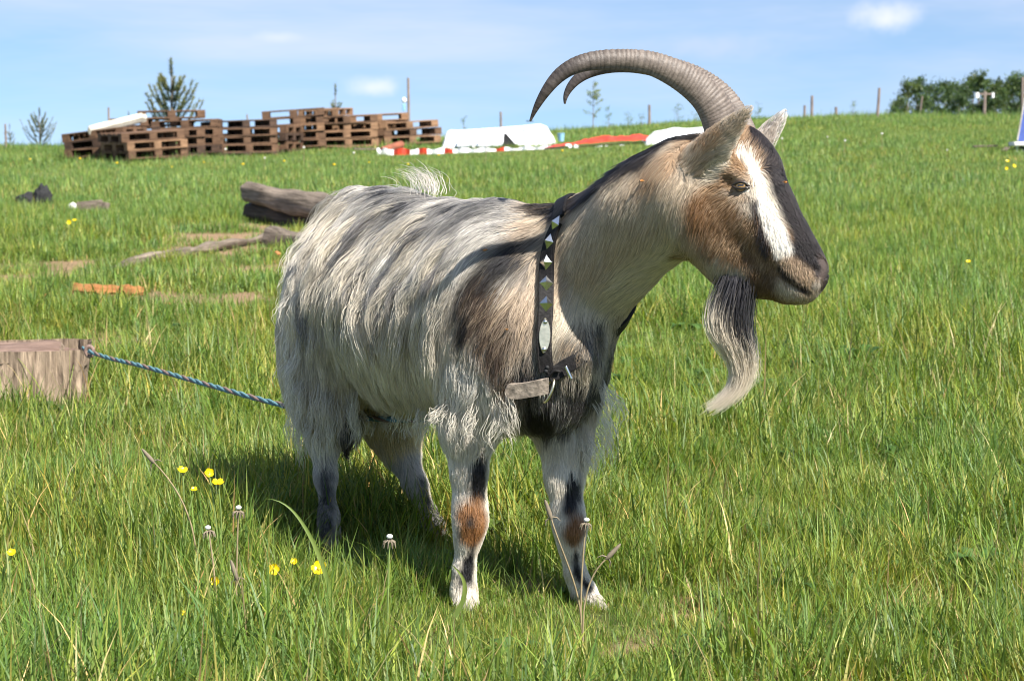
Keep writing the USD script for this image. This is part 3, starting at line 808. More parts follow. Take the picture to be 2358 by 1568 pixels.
# the block to which the rope is tied
SX0, SX1, SY0, SY1, SH = -2.12, -1.405, 6.20, 6.62, .205
def block():
    n = (46, 26, 22)
    V, Fs, k0 = [], [], 0
    c = np.array([(SX0 + SX1) / 2, (SY0 + SY1) / 2, 0])
    hx, hy = (SX1 - SX0) / 2, (SY1 - SY0) / 2
    m = trimesh.creation.box([2 * hx, 2 * hy, SH + .06])
    for _ in range(6):
        m = m.subdivide()
    v = np.array(m.vertices) + [0, 0, (SH + .06) / 2 - .06]
    e = np.abs(v[:, :2]) / [hx, hy]
    corner = np.maximum(e[:, 0] + e[:, 1] - 1.75, 0)
    v[:, :2] *= (1 - .35 * corner)[:, None]
    nz = meshkit.noise((v + c) * [26, 26, 2.0], 6) - .5
    nb = meshkit.noise((v + c) * 4.5, 7) - .5
    side = v[:, 2] < SH - .004
    d = unit_rows(v * [1, 1, 0])
    nf = np.abs(meshkit.noise((v + c) * [44, 44, 3.0], 16) - .5)
    v = v + d * ((nz * .020 + nb * .07 - .012 * sstep(.12, .0, nf)) * side)[:, None]
    top = ~side
    ring = meshkit.noise((v + c) * [4, 30, 1], 9) - .5
    v[:, 2] += top * (ring * .040 - .05 * sstep(.6, 1.0, e.max(1)) * meshkit.noise((v + c) * 9, 22) + (meshkit.noise((v + c) * 5, 10) - .5) * .05 - .015 * (v[:, 0] > hx * .75))
    f = np.array(m.faces)
    fc = v[f].mean(1)
    istop = np.cross(v[f[:, 1]] - v[f[:, 0]], v[f[:, 2]] - v[f[:, 0]])
    istop = (istop[:, 2] / np.linalg.norm(istop, axis=1) > .6) & (fc[:, 2] > SH * .7)
    t = thing('chopping_block', 'broad weathered wooden block at the left edge holding the blue rope', 'wooden block', c + UPV * float(ground_z(c[0], c[1])), rotz(.19))
    part(t, 'sides', (v, f[~istop]), 'stump_look', 45)
    part(t, 'top', (v, f[istop]), 'stump_top_look', 45)


block()

# something blue and grey at the right edge
q = ground_hit(2360, 356)
t = thing('garden_seat', 'grey seat with blue cloth back, cut off at the right edge of the meadow', 'seat', q)
yy = q[1]
S = yy / FPX
part(t, 'seat_pan', bbox(80 * S, .35, 9 * S, (12 * S, .1, 24 * S), .01), 'fluff_look')
part(t, 'blue_back', (np.array([[-18 * S, 0, 30 * S], [60 * S, 0, 30 * S], [60 * S, 0, 125 * S], [-4 * S, 0, 125 * S], [-18 * S, .05, 30 * S], [60 * S, .05, 30 * S], [60 * S, .05, 125 * S], [-4 * S, .05, 125 * S]]), np.array([[0, 1, 2, 3], [4, 7, 6, 5], [0, 3, 7, 4], [3, 2, 6, 7], [0, 4, 5, 1], [1, 5, 6, 2]])), 'blue_look')
part(t, 'pale_rail', tube([[-19 * S, -.02, 32 * S], [-13 * S, -.02, 70 * S], [-5 * S, -.02, 128 * S]], 2.0 * S, 8), 'plank_look', True)
part(t, 'dark_frame', bbox(60 * S, .3, 15 * S, (14 * S, .12, 10 * S), .01), 'dark_look')
for x in (-18, 30):
    part(t, 'leg', bbox(4 * S, .04, 22 * S, (x * S, 0, 9 * S), .004), 'grey_sheet_look')
q = ground_hit(2268, 352)
t = thing('grey_board', 'short grey board lying in the grass beside the grey seat', 'board', q)
part(t, 'plank', bbox(.36, .12, .03, (0, 0, .10), .006, rotz(-.1) @ roty(-.03)), 'grey_wood_look')
q = ground_hit(2315, 358)
part(t, 'plank', bbox(.14, .08, .03, q - ground_hit(2268, 352) + [0, 0, .09], .006, rotz(.7) @ roty(-.4)), 'grey_wood_look')
# ------------------------------------------------------------------ the goat: body as one continuous skin
FWD = unit([0.53, -0.848, 0])                 # the way the goat stands
NEAR = unit([-0.848, -0.53, 0])               # its right side, which faces the camera
FRONT = np.array([0.035, 3.62, 0.0])          # the ground between the fore legs
UP = np.array([0, 0, 1.0])


def G(a, b, z):
    return FRONT + FWD * a + NEAR * b + UP * z


def sd_cone(P, a, b, ra, rb):
    ab = b - a
    h = np.clip(((P - a) @ ab) / (ab @ ab), 0, 1)
    return np.linalg.norm(P - a - h[:, None] * ab, axis=1) - (ra + (rb - ra) * h)


def sd_ell(P, c, R, r):
    q = ((P - c) @ R) / r
    k = np.linalg.norm(q, axis=1)
    k2 = np.linalg.norm(q / r, axis=1)
    return k * (k - 1) / np.maximum(k2, 1e-6)


def smin(a, b, k):
    h = np.maximum(k - np.abs(a - b), 0) / k
    return np.minimum(a, b) - h * h * k * 0.25


def smax(a, b, k):
    return -smin(-a, -b, k)


TORSO = np.array([  # a, centre z, half width, half height
    [-0.785, 0.600, 0.040, 0.060], [-0.755, 0.605, 0.085, 0.125], [-0.69, 0.598, 0.135, 0.185], [-0.58, 0.570, 0.162, 0.205], [-0.42, 0.548, 0.182, 0.214],
    [-0.25, 0.545, 0.180, 0.214], [-0.10, 0.552, 0.160, 0.210], [0.0, 0.545, 0.140, 0.200], [0.08, 0.525, 0.112, 0.170], [0.13, 0.505, 0.080, 0.120], [0.155, 0.49, 0.035, 0.06]])


def sd_torso(P):
    d = P - FRONT
    a, b, z = d @ FWD, d @ NEAR, d[:, 2]
    ac = np.clip(a, TORSO[0, 0], TORSO[-1, 0])
    zc, w, h = (np.interp(ac, TORSO[:, 0], TORSO[:, k]) for k in (1, 2, 3))
    w = w * (1 - 0.24 * sstep(0.0, 1.0, (z - zc) / h) * sstep(0.0, -0.5, a))
    q = np.sqrt((b / w) ** 2 + ((z - zc) / h) ** 2)
    s = np.minimum(w, h)
    dd = np.where(q > 1, np.hypot(np.maximum(np.abs(b) - w * np.abs(b) / (w * q + 1e-9), 0), np.maximum(np.abs(z - zc) * (1 - 1 / np.maximum(q, 1e-6)), 0)), (q - 1) * s)
    return np.hypot(np.maximum(dd, 0), a - ac) + np.minimum(dd, 0)


PRIMS = []      # (kind, args, blend radius, centre, reach)


def cone(pts, k=0.03):
    for (a, ra), (b, rb) in zip(pts[:-1], pts[1:]):
        a, b = np.asarray(a, float), np.asarray(b, float)
        PRIMS.append(('cone', (a, b, ra, rb), k, (a + b) / 2, np.linalg.norm(b - a) / 2 + max(ra, rb)))


def ell(c, R, r, k=0.03, kind='ell'):
    PRIMS.append((kind, (np.asarray(c, float), np.asarray(R, float), np.asarray(r, float)), k, np.asarray(c, float), float(np.max(r))))


RG = np.stack([FWD, NEAR, UP], 1)
# neck
NECK = [(at(1272, 660, 3.70), 0.120), (at(1338, 614, 3.62), 0.099), (at(1412, 560, 3.54), 0.086), (at(1502, 488, 3.45), 0.081), (at(1588, 440, 3.385), 0.092)]
cone(NECK, 0.06)
# shoulders, thighs
ell(G(-0.03, 0.085, 0.52), RG, (0.105, 0.075, 0.18), 0.06)
ell(G(-0.03, -0.085, 0.52), RG, (0.105, 0.075, 0.18), 0.06)
ell(G(-0.66, 0.108, 0.455), RG, (0.120, 0.075, 0.190), 0.07)
ell(G(-0.64, -0.095, 0.50), RG, (0.125, 0.075, 0.205), 0.07)
# fore legs
LEG_FN = [(at(1095, 880, 3.60), 0.0660), (at(1078, 985, 3.60), 0.0470), (at(1080, 1090, 3.60), 0.0263), (at(1082, 1165, 3.60), 0.0249), (at(1083, 1205, 3.595), 0.0249), (at(1077, 1245, 3.6), 0.0174), (at(1069, 1310, 3.605), 0.0149), (at(1068, 1362, 3.605), 0.0183), (at(1073, 1400, 3.585), 0.0157)]
LEG_FF = [(at(1300, 930, 3.66), 0.0620), (at(1300, 1010, 3.65), 0.0430), (at(1299, 1100, 3.63), 0.0285), (at(1308, 1185, 3.62), 0.0233), (at(1313, 1222, 3.615), 0.0228), (at(1316, 1262, 3.62), 0.0161), (at(1325, 1320, 3.62), 0.0144), (at(1345, 1365, 3.62), 0.0178), (at(1362, 1395, 3.60), 0.0157)]
cone(LEG_FN, 0.025)
cone(LEG_FF, 0.025)
for (x1, y1, x2, y2, d1, d2) in [(1062, 1395, 1055, 1432, 3.590, 3.565), (1085, 1395, 1088, 1432, 3.585, 3.56), (1362, 1392, 1378, 1432, 3.605, 3.580), (1374, 1388, 1400, 1428, 3.59, 3.565)]:
    cone([(at(x1, y1, d1), 0.0135), (at(x2, y2, d2), 0.0165)], 0.012)
# hind legs
LEG_RN = [(at(775, 880, 4.16), 0.0750), (at(762, 950, 4.20), 0.0460), (at(747, 1015, 4.22), 0.0273), (at(750, 1100, 4.18), 0.0164), (at(757, 1190, 4.14), 0.0152), (at(757, 1238, 4.13), 0.0180), (at(762, 1265, 4.10), 0.0152)]
LEG_RF = [(at(880, 900, 4.30), 0.0850), (at(905, 975, 4.30), 0.0580), (at(925, 1040, 4.30), 0.0306), (at(958, 1120, 4.26), 0.0193), (at(988, 1190, 4.22), 0.0156), (at(1005, 1228, 4.20), 0.0184), (at(1022, 1255, 4.17), 0.0156)]
cone(LEG_RN, 0.03)
cone(LEG_RF, 0.03)
for (x1, y1, x2, y2, d1, d2) in [(756, 1268, 754, 1298, 4.10, 4.08), (772, 1266, 776, 1296, 4.09, 4.07), (1022, 1258, 1030, 1284, 4.17, 4.15), (1034, 1254, 1046, 1280, 4.16, 4.14)]:
    cone([(at(x1, y1, d1), 0.0135), (at(x2, y2, d2), 0.016)], 0.012)
# dark tip under the belly
cone([(at(812, 965, 4.05), 0.020), (at(798, 1008, 4.04), 0.012)], 0.015)
# head
HF = unit([0.57, -0.30, -0.76])              # along the face, poll to nose
HS = unit(np.array([-0.36, -0.93, 0]))       # sideways out of the near cheek
HS = unit(HS - HF * (HS @ HF))
HN = unit(np.cross(HS, HF))                  # out of the bridge of the nose
if HN[0] < 0:
    HN = -HN
RH = np.stack([HF, HS, HN], 1)
Hd = 3.36
cone([(at(1672, 402, 3.375), 0.070), (at(1712, 432, 3.35), 0.063), (at(1752, 496, 3.315), 0.0545), (at(1802, 566, 3.285), 0.0445), (at(1846, 616, 3.262), 0.0335), (at(1866, 632, 3.252), 0.0260)], 0.03)
cone([(at(1630, 520, 3.375), 0.062), (at(1690, 588, 3.345), 0.047), (at(1758, 630, 3.305), 0.0330), (at(1818, 657, 3.275), 0.0215), (at(1848, 668, 3.262), 0.0165)], 0.03)
for s in (1, -1):
    ell(at(1650, 505, 3.365) + HS * s * 0.040, RH, (0.070, 0.028, 0.055), 0.04)             # cheek
    ell(at(1700, 402, 3.345) + HS * s * 0.048, RH, (0.040, 0.021, 0.018), 0.022)            # brow
    ell(at(1862, 616, 3.255) + HS * s * 0.016, RH, (0.018, 0.012, 0.016), 0.012)            # nostril wing
    ell(at(1835, 640, 3.268) + HS * s * 0.018, RH, (0.030, 0.014, 0.014), 0.02)             # upper lip
ell(at(1735, 345, 3.36), RH, (0.045, 0.05, 0.022), 0.03)                                     # forehead tuft
for s in (1, -1):
    ell(at(1706, 428, 3.335) + HS * s * 0.066, RH, (0.022, 0.016, 0.012), 0.012, 'cut')     # eye hollow
    ell(at(1884, 622, 3.245) + HS * s * 0.021, np.stack([unit(HF + 0.7 * HN), HS, unit(HN - 0.7 * HF)], 1), (0.0125, 0.010, 0.0052), 0.005, 'cut')
MOUTH = [at(1790, 613, 3.272) + HS * 0.030, at(1826, 650, 3.262) + HS * 0.026, at(1866, 672, 3.245) + HS * 0.014]
for s in (1, -1):
    for a, b in zip(MOUTH[:-1], MOUTH[1:]):
        if s < 0:
            c0 = at(1826, 650, 3.27)
            a, b = a - 2 * HS * ((a - c0) @ HS), b - 2 * HS * ((b - c0) @ HS)
        PRIMS.append(('cutcone', (a, b, 0.0045, 0.0045), 0.006, (a + b) / 2, 0.04))


def ear_frame(base, tip, wdir, n):
    l = unit(tip - base)
    w = unit(wdir - l * (wdir @ l))
    nn = np.cross(l, w)
    if nn @ n < 0:
        nn = -nn
    return base, np.linalg.norm(tip - base), l, w, nn


EAR_N = ear_frame(at(1588, 398, 3.305), at(1726, 250, 3.235), np.array([0.62, -0.12, -0.78]), np.array([-0.2, -1, 0.25]))
EAR_F = ear_frame(at(1738, 352, 3.43), at(1806, 262, 3.41), np.array([0.70, 0.0, -0.7]), np.array([0.25, 1, 0.2]))


def sd_ear(P, fr, W, cup, back):
    base, L, l, w, n = fr
    d = P - base
    s, x, y = d @ l / L, d @ w, d @ n
    sc = np.clip(s, 0, 1)
    half = W * np.sqrt(np.clip((sc + 0.18) / 0.42, 0, 1)) * np.clip(1 - sc, 0, 1) ** 0.80 * (1 + 0.12 * np.sin(sc * 3.1)) + 0.0015
    off = -cup * (x / W) ** 2 * W + 0.15 * L * (sc - sc * sc) * back
    xx = np.clip(x, -half, half)
    thick = 0.0048 + 0.010 * np.clip(0.22 - sc, 0, 1)
    return np.sqrt((x - xx) ** 2 + (y - off) ** 2 * 0.9 + ((s - sc) * L) ** 2) - thick


PRIMS.append(('ear', (EAR_N, 0.0345, 0.62, 1.0), 0.014, (EAR_N[0] + EAR_N[2] * 0.08), 0.15))
PRIMS.append(('ear', (EAR_F, 0.0215, 0.55, 0.4), 0.012, (EAR_F[0] + EAR_F[2] * 0.05), 0.11))


def sdf(P, reach=None):
    d = sd_torso(P)
    for kind, args, k, c, r in PRIMS:
        if reach is not None:
            near = np.linalg.norm(P - c, axis=1) < r + reach + k
            if not near.any():
                continue
            Q = P[near]
        else:
            near, Q = slice(None), P
        if kind in ('cone', 'cutcone'):
            e = sd_cone(Q, *args)
        elif kind == 'ear':
            e = sd_ear(Q, *args)
        else:
            e = sd_ell(Q, *args)
        d[near] = smax(d[near], -e, k) if kind.startswith('cut') else smin(d[near], e, k)
    return d


GRID_O, GRID_H = np.array([-0.74, 3.08, -0.02]), 0.005
GRID_N = np.array([288, 308, 196])            # a multiple of four each


def body_grid():
    n4 = GRID_N // 4 + 1
    ax = [GRID_O[k] + GRID_H * 4 * np.arange(n4[k]) for k in range(3)]
    P = np.stack(np.meshgrid(*ax, indexing='ij'), -1).reshape(-1, 3)
    coarse = sdf(P).reshape(n4)
    idx = [np.arange(GRID_N[k]) / 4 for k in range(3)]
    full = ndimage.zoom(coarse, 1, order=1)
    i0 = [np.minimum(np.floor(i).astype(int), n4[k] - 2) for k, i in enumerate(idx)]
    f = coarse.astype(np.float32)
    for k in range(3):
        w = (idx[k] - i0[k]).astype(np.float32).reshape([-1 if q == k else 1 for q in range(3)])
        f = np.take(f, i0[k], k) * (1 - w) + np.take(f, i0[k] + 1, k) * w
    band = np.argwhere(np.abs(f) < 0.032)
    Q = GRID_O + band * GRID_H
    f[band[:, 0], band[:, 1], band[:, 2]] = sdf(Q, 0.05)
    return f


FIELD = body_grid()
FIELD_S = ndimage.gaussian_filter(FIELD, 0.8)


def field(P, order=1):
    return ndimage.map_coordinates(FIELD_S, ((P - GRID_O) / GRID_H).T, order=order, mode='nearest')


def field_n(P, e=0.006):
    g = np.stack([field(P + np.eye(3)[k] * e) - field(P - np.eye(3)[k] * e) for k in range(3)], 1)
    return g / (np.linalg.norm(g, axis=1, keepdims=True) + 1e-9)


def surface_net(F, o, h):
    S = F < 0
    n = np.array(F.shape)
    c = np.zeros(n - 1, int)
    for d in np.ndindex(2, 2, 2):
        c += S[d[0]:n[0] - 1 + d[0], d[1]:n[1] - 1 + d[1], d[2]:n[2] - 1 + d[2]]
    cells = np.argwhere((c > 0) & (c < 8))
    ids = -np.ones(n - 1, int)
    ids[tuple(cells.T)] = np.arange(len(cells))
    acc, cnt = np.zeros((len(cells), 3)), np.zeros(len(cells))
    corners = [np.array(d) for d in np.ndindex(2, 2, 2)]
    for a in corners:
        for k in range(3):
            if a[k] == 0:
                b = a.copy()
                b[k] = 1
                fa, fb = F[tuple((cells + a).T)], F[tuple((cells + b).T)]
                x = (fa < 0) != (fb < 0)
                t = fa[x] / (fa[x] - fb[x])
                p = np.tile(a.astype(float), (x.sum(), 1))
                p[:, k] = t
                acc[x] += p
                cnt[x] += 1
    V = o + h * (cells + acc / cnt[:, None])
    quads = []
    for k in range(3):
        e = np.argwhere(np.diff(S, axis=k) != 0)
        u, w = (k + 1) % 3, (k + 2) % 3
        e = e[(e[:, u] > 0) & (e[:, w] > 0) & (e[:, u] < n[u] - 1) & (e[:, w] < n[w] - 1)]
        q = []
        for du, dw in ((-1, -1), (0, -1), (0, 0), (-1, 0)):
            g = e.copy()
            g[:, u] += du
            g[:, w] += dw
            q.append(ids[tuple(g.T)])
        q = np.stack(q, 1)
        inside = S[tuple(e.T)]
        q[~inside] = q[~inside][:, ::-1]
        quads.append(q)
    return V, np.vstack(quads)


BODY_V, BODY_Q = surface_net(FIELD_S, GRID_O, GRID_H)
BODY_N = field_n(BODY_V)


def hit(px, py, lift=0.0, y0=3.05, y1=4.65):
    """Where the photograph's ray meets the goat."""
    d = ray(px, py)
    t = np.arange(y0, y1, 0.003) / d[1]
    p = EYE + d * t[:, None]
    f = field(p)
    k = np.argmax(f < 0.002)
    if not (f < 0.002).any():
        k = int(np.argmin(f))
    q = p[k]
    return q + field_n(q[None])[0] * lift if lift else q


# ---- coat colours: patches of the animal's own marking, laid on the skin
CREAM, SILVER, GREY, DARK = (0.56, 0.505, 0.425), (0.58, 0.56, 0.525), (0.225, 0.218, 0.212), (0.022, 0.022, 0.026)
BROWN, TAN, BLACK, WHITE = (0.135, 0.076, 0.036), (0.33, 0.25, 0.17), (0.005, 0.0045, 0.005), (0.72, 0.69, 0.63)
PATCH = []      # polyline, radius, softness, colour, second colour, share of the second


def patch(pts, r, soft, c1, c2=None, share=0.0, both=False, far=None):
    pts = np.atleast_2d(np.array([hit(*p) if len(p) == 2 else np.asarray(p, float) for p in pts]))
    PATCH.append((pts, r, soft, np.array(c1), np.array(c2 if c2 is not None else c1), share))
    if both:
        m = pts.copy()
        off = (m - FRONT) @ NEAR
        m = m - 2 * off[:, None] * NEAR
        PATCH.append((m, r, soft, np.array(c1), np.array(c2 if c2 is not None else c1), share))


# trunk
patch([G(-.78, 0, .76), G(-.5, 0, .775), G(-.2, 0, .77), G(0, 0, .77)], 0.15, 0.10, SILVER, GREY, 0.55)
patch([G(-.70, 0, .80), G(-.4, 0, .77), G(-.15, 0, .77)], 0.055, 0.05, GREY, SILVER, 0.45)
patch([(900, 440), (960, 470), (1010, 450)], 0.025, 0.04, GREY, DARK, 0.45)
patch([(1060, 470), (1130, 480), (1180, 470)], 0.03, 0.04, GREY, DARK, 0.5)
patch([(1120, 490), (1075, 505)], 0.015, 0.03, DARK, GREY, 0.4)
patch([(760, 560), (740, 640), (800, 650)], 0.05, 0.04, GREY, CREAM, 0.5)
patch([(900, 560), (960, 600)], 0.04, 0.04, GREY, SILVER, 0.55)
patch([(830, 700), (850, 640)], 0.025, 0.03, GREY, CREAM, 0.5)
patch([G(-.75, .02, .36), G(-.45, 0, .32), G(-.15, 0, .33)], 0.09, 0.07, (0.52, 0.44, 0.29), CREAM, 0.3)
patch([at(880, 960, 4.3), at(870, 1040, 4.35)], 0.10, 0.05, (0.47, 0.38, 0.20), CREAM, 0.25)
patch([(725, 900), (735, 980)], 0.025, 0.03, (0.34, 0.25, 0.14), CREAM, 0.4)
# withers, shoulder
patch([(1200, 455), (1290, 470)], 0.035, 0.03, DARK, GREY, 0.5)
patch([(1255, 500), (1235, 530)], 0.03, 0.03, (0.50, 0.39, 0.29), TAN, 0.3)
patch([(1240, 560), (1190, 590), (1130, 650), (1080, 700)], 0.032, 0.03, BLACK, DARK, 0.4, both=True)
patch([(1215, 680), (1225, 760)], 0.038, 0.03, (0.47, 0.37, 0.28), TAN, 0.35)
patch([(1130, 690), (1165, 770), (1170, 850), (1130, 780)], 0.030, 0.035, (0.075, 0.052, 0.040), TAN, 0.30, both=True)
patch([(1085, 860), (1100, 940), (1130, 990)], 0.045, 0.03, SILVER, GREY, 0.15)
# chest
patch([(1330, 880), (1295, 960), (1375, 860)], 0.100, 0.035, (0.035, 0.033, 0.036), SILVER, 0.20)
patch([(1240, 980), (1225, 930)], 0.030, 0.02, BLACK, DARK, 0.3)
patch([(1340, 800), (1390, 780)], 0.022, 0.025, (0.05, 0.048, 0.045), TAN, 0.3)
patch([at(1385, 900, 3.66), at(1390, 990, 3.68)], 0.018, 0.02, SILVER, GREY, 0.2)
# neck
patch([NECK[0][0], NECK[1][0], NECK[2][0], NECK[3][0], NECK[4][0]], 0.13, 0.02, (0.42, 0.335, 0.25), (0.54, 0.465, 0.37), 0.40)
patch([(1340, 760), (1440, 690), (1530, 610), (1600, 590)], 0.045, 0.04, (0.55, 0.50, 0.39), CREAM, 0.4, both=False)
patch([(1310, 790), (1370, 750)], 0.02, 0.02, (0.06, 0.055, 0.05), TAN, 0.3)
patch([(1560, 365), (1500, 400)], 0.022, 0.025, (0.30, 0.19, 0.11), TAN, 0.4)
for q0, q1 in zip(NECK[:-1], NECK[1:]):
    pass
MANE = [q + unit(np.array([-0.62, 0.05, 0.8])) * (r - 0.004) for q, r in NECK[1:]] + [at(1610, 318, 3.40)]
patch(MANE, 0.036, 0.018, BLACK, (0.05, 0.035, 0.025), 0.4)
# legs
for leg in (LEG_FN, LEG_FF):
    patch([p for p, r in leg[1:]] + [leg[-1][0] - UP * .04], 0.055, 0.015, WHITE, (0.55, 0.50, 0.42), 0.4)
for leg in (LEG_RN, LEG_RF):
    patch([p for p, r in leg[2:]] + [leg[-1][0] - UP * .04], 0.05, 0.015, (0.52, 0.49, 0.45), (0.35, 0.33, 0.31), 0.4)
patch([(1108, 1048), (1106, 1090), (1103, 1132)], 0.0165, 0.012, BLACK, DARK, 0.3)
patch([(1078, 1178), (1092, 1182), (1088, 1222)], 0.026, 0.016, (0.27, 0.120, 0.035), (0.16, 0.07, 0.025), 0.4)
patch([(1082, 1192)], 0.007, 0.012, (0.035, 0.03, 0.028), BLACK, 0.3)
patch([(1084, 1255), (1076, 1330)], 0.013, 0.008, BLACK, DARK, 0.4)
patch([(1068, 1345)], 0.008, 0.010, GREY, CREAM, 0.4)
patch([(1328, 1092), (1322, 1135), (1310, 1165)], 0.011, 0.012, DARK, BLACK, 0.3)
patch([(1326, 1198), (1322, 1238)], 0.015, 0.015, (0.24, 0.110, 0.040), (0.14, 0.07, 0.03), 0.4)
patch([(1330, 1275), (1334, 1320), (1346, 1350)], 0.007, 0.007, BLACK, DARK, 0.3)
patch([(752, 1090), (750, 1150), (752, 1230)], 0.012, 0.012, DARK, GREY, 0.4)
patch([(965, 1110), (990, 1160), (1012, 1208)], 0.012, 0.010, GREY, DARK, 0.5)
patch([at(812, 975, 4.05), at(798, 1008, 4.04)], 0.022, 0.008, (0.03, 0.026, 0.024), DARK, 0.3)
# head
patch([at(1655, 470, 3.37), at(1700, 560, 3.34), at(1780, 620, 3.3)], 0.092, 0.012, BROWN, (0.30, 0.20, 0.115), 0.38)
patch([at(1685, 380, 3.36)], 0.085, 0.02, (0.20, 0.115, 0.055), (0.36, 0.235, 0.13), 0.35)
patch([(1608, 465), (1618, 490)], 0.012, 0.02, (0.20, 0.10, 0.04), BROWN, 0.4)
patch([(1578, 560), (1622, 608), (1680, 645)], 0.014, 0.020, (0.47, 0.38, 0.28), TAN, 0.4)
patch([(1655, 620), (1700, 645)], 0.018, 0.018, (0.50, 0.46, 0.38), TAN, 0.3)
patch([(1670, 440), (1700, 449), (1718, 455)], 0.005, 0.008, (0.24, 0.18, 0.125), TAN, 0.4)
patch([(1738, 470), (1752, 530), (1762, 580)], 0.0075, 0.009, (0.028, 0.024, 0.026), BROWN, 0.25)
TOPLINE = [(at(1712, 432, 3.35), 0.063), (at(1752, 496, 3.315), 0.0545), (at(1802, 566, 3.285), 0.0445), (at(1846, 616, 3.262), 0.0335)]
BRIDGE = [q + HN * r for q, r in TOPLINE]
patch([BRIDGE[0] - HF * 0.03] + BRIDGE + [at(1885, 610, 3.245)], 0.039, 0.008, (0.026, 0.021, 0.022), BLACK, 0.35)
STRIPE = [(1706, 352), (1730, 380), (1752, 425), (1763, 475), (1782, 525), (1802, 575)]
patch([(1842, 568), (1866, 600)], 0.017, 0.007, (0.022, 0.018, 0.019), BLACK, 0.35)
patch(STRIPE[:4], 0.0072, 0.006, (0.80, 0.775, 0.73), WHITE, 0.3)
patch(STRIPE[3:], 0.0135, 0.006, (0.80, 0.775, 0.73), WHITE, 0.3)
far_stripe = [hit(*p) for p in STRIPE]
patch([p - 2 * HS * ((p - TOPLINE[1][0]) @ HS) for p in far_stripe], 0.017, 0.008, (0.80, 0.775, 0.73), WHITE, 0.3)
patch([(1815, 612), (1850, 636), (1870, 652)], 0.014, 0.012, (0.38, 0.27, 0.18), TAN, 0.4)
patch([(1800, 662), (1850, 682)], 0.015, 0.012, (0.36, 0.275, 0.19), (0.5, 0.45, 0.37), 0.4)
patch([(1740, 640), (1770, 655)], 0.012, 0.014, (0.10, 0.065, 0.04), BROWN, 0.4)
patch([(1795, 616), (1826, 651), (1862, 671)], 0.0045, 0.0045, (0.022, 0.016, 0.013))
patch([at(1892, 612, 3.24), at(1884, 630, 3.238)], 0.013, 0.008, (0.060, 0.044, 0.038))
patch([(1884, 618), (1880, 628)], 0.0055, 0.004, (0.008, 0.006, 0.006))
patch([(1880, 655)], 0.007, 0.006, (0.42, 0.37, 0.33), CREAM, 0.4)
# ears
patch([EAR_N[0] + EAR_N[2] * .02, EAR_N[0] + EAR_N[2] * .15], 0.034, 0.008, (0.27, 0.215, 0.155), (0.38, 0.32, 0.25), 0.4)
patch([EAR_N[0] + EAR_N[2] * .03 + EAR_N[3] * .030, EAR_N[0] + EAR_N[2] * .09 + EAR_N[3] * .022], 0.012, 0.012, (0.50, 0.45, 0.36), CREAM, 0.4)
patch([(1640, 318), (1600, 340)], 0.012, 0.012, (0.29, 0.19, 0.11), TAN, 0.4)
patch([EAR_N[0] + EAR_N[2] * .19 - EAR_N[3] * .012, EAR_N[0] + EAR_N[2] * .204], 0.007, 0.006, (0.035, 0.028, 0.025))
patch([EAR_F[0] + EAR_F[2] * .03, EAR_F[0] + EAR_F[2] * .12], 0.026, 0.008, (0.62, 0.58, 0.55), (0.45, 0.38, 0.33), 0.3)
patch([EAR_F[0] + EAR_F[2] * .05 - EAR_F[3] * .018, EAR_F[0] + EAR_F[2] * .12], 0.006, 0.005, (0.05, 0.035, 0.03), BROWN, 0.3)


def coat(P):
    """Main colour, second colour and share of the second at the points P."""
    n = np.stack([meshkit.noise(P * 38 + 7 * k, 20 + k) - 0.5 for k in range(3)], 1)
    big = np.linalg.norm(P - at(1740, 500, 3.3), axis=1) > 0.24
    n2 = np.stack([meshkit.noise(P * 14 + 7 * k, 40 + k) - 0.5 for k in range(3)], 1)
    Pw = P + n * np.where(big, 0.020, 0.006)[:, None] + n2 * np.where(big, 0.05, 0.0)[:, None] * (P[:, 2:] > 0.36)
    c1, c2, s = np.tile(np.array(CREAM), (len(P), 1)), np.tile(np.array((0.40, 0.37, 0.33)), (len(P), 1)), np.full(len(P), 0.30)
    for pts, r, soft, a, b, sh in PATCH:
        if len(pts) == 1:
            d = np.linalg.norm(Pw - pts[0], axis=1) - r
        else:
            d = np.min([sd_cone(Pw, p, q, r, r) for p, q in zip(pts[:-1], pts[1:])], axis=0)
        w = 1 - sstep(-soft * 0.5, soft, d)
        c1 += w[:, None] * (a - c1)
        c2 += w[:, None] * (b - c2)
        s += w * (sh - s)
    return c1, c2, s


goat = thing('goat', 'bearded horned goat in grey, white, brown and black standing tethered in the grass', 'goat')
_c1, _c2, _s = coat(BODY_V)
_tone = _c1 * (1 - _s[:, None]) + _c2 * _s[:, None]
_hoof = BODY_V[:, 2] < 0.035
_tone[_hoof] = (0.30, 0.27, 0.22)
_tone = _tone * (1 - 0.25 * meshkit.noise(BODY_V * 150, 4)[:, None])
_m = UsdGeom.Mesh.Define(stage, '/World/goat/body')
_m.CreatePointsAttr(Vt.Vec3fArray.FromNumpy(BODY_V.astype(np.float32)))
_m.CreateFaceVertexCountsAttr(Vt.IntArray.FromNumpy(np.full(len(BODY_Q), 4, np.int32)))
_m.CreateFaceVertexIndicesAttr(Vt.IntArray.FromNumpy(BODY_Q.astype(np.int32).ravel()))
_m.CreateSubdivisionSchemeAttr('none')
_m.CreateNormalsAttr(Vt.Vec3fArray.FromNumpy(BODY_N.astype(np.float32)))
_m.SetNormalsInterpolation('vertex')
UsdGeom.PrimvarsAPI(_m).CreatePrimvar('tone', Sdf.ValueTypeNames.Color3fArray, 'vertex').Set(Vt.Vec3fArray.FromNumpy(_tone.astype(np.float32)))
UsdShade.MaterialBindingAPI.Apply(_m.GetPrim()).Bind(M['skin_look'])

# ---- coat: which way the hair lies, how long it is
GUIDE = []


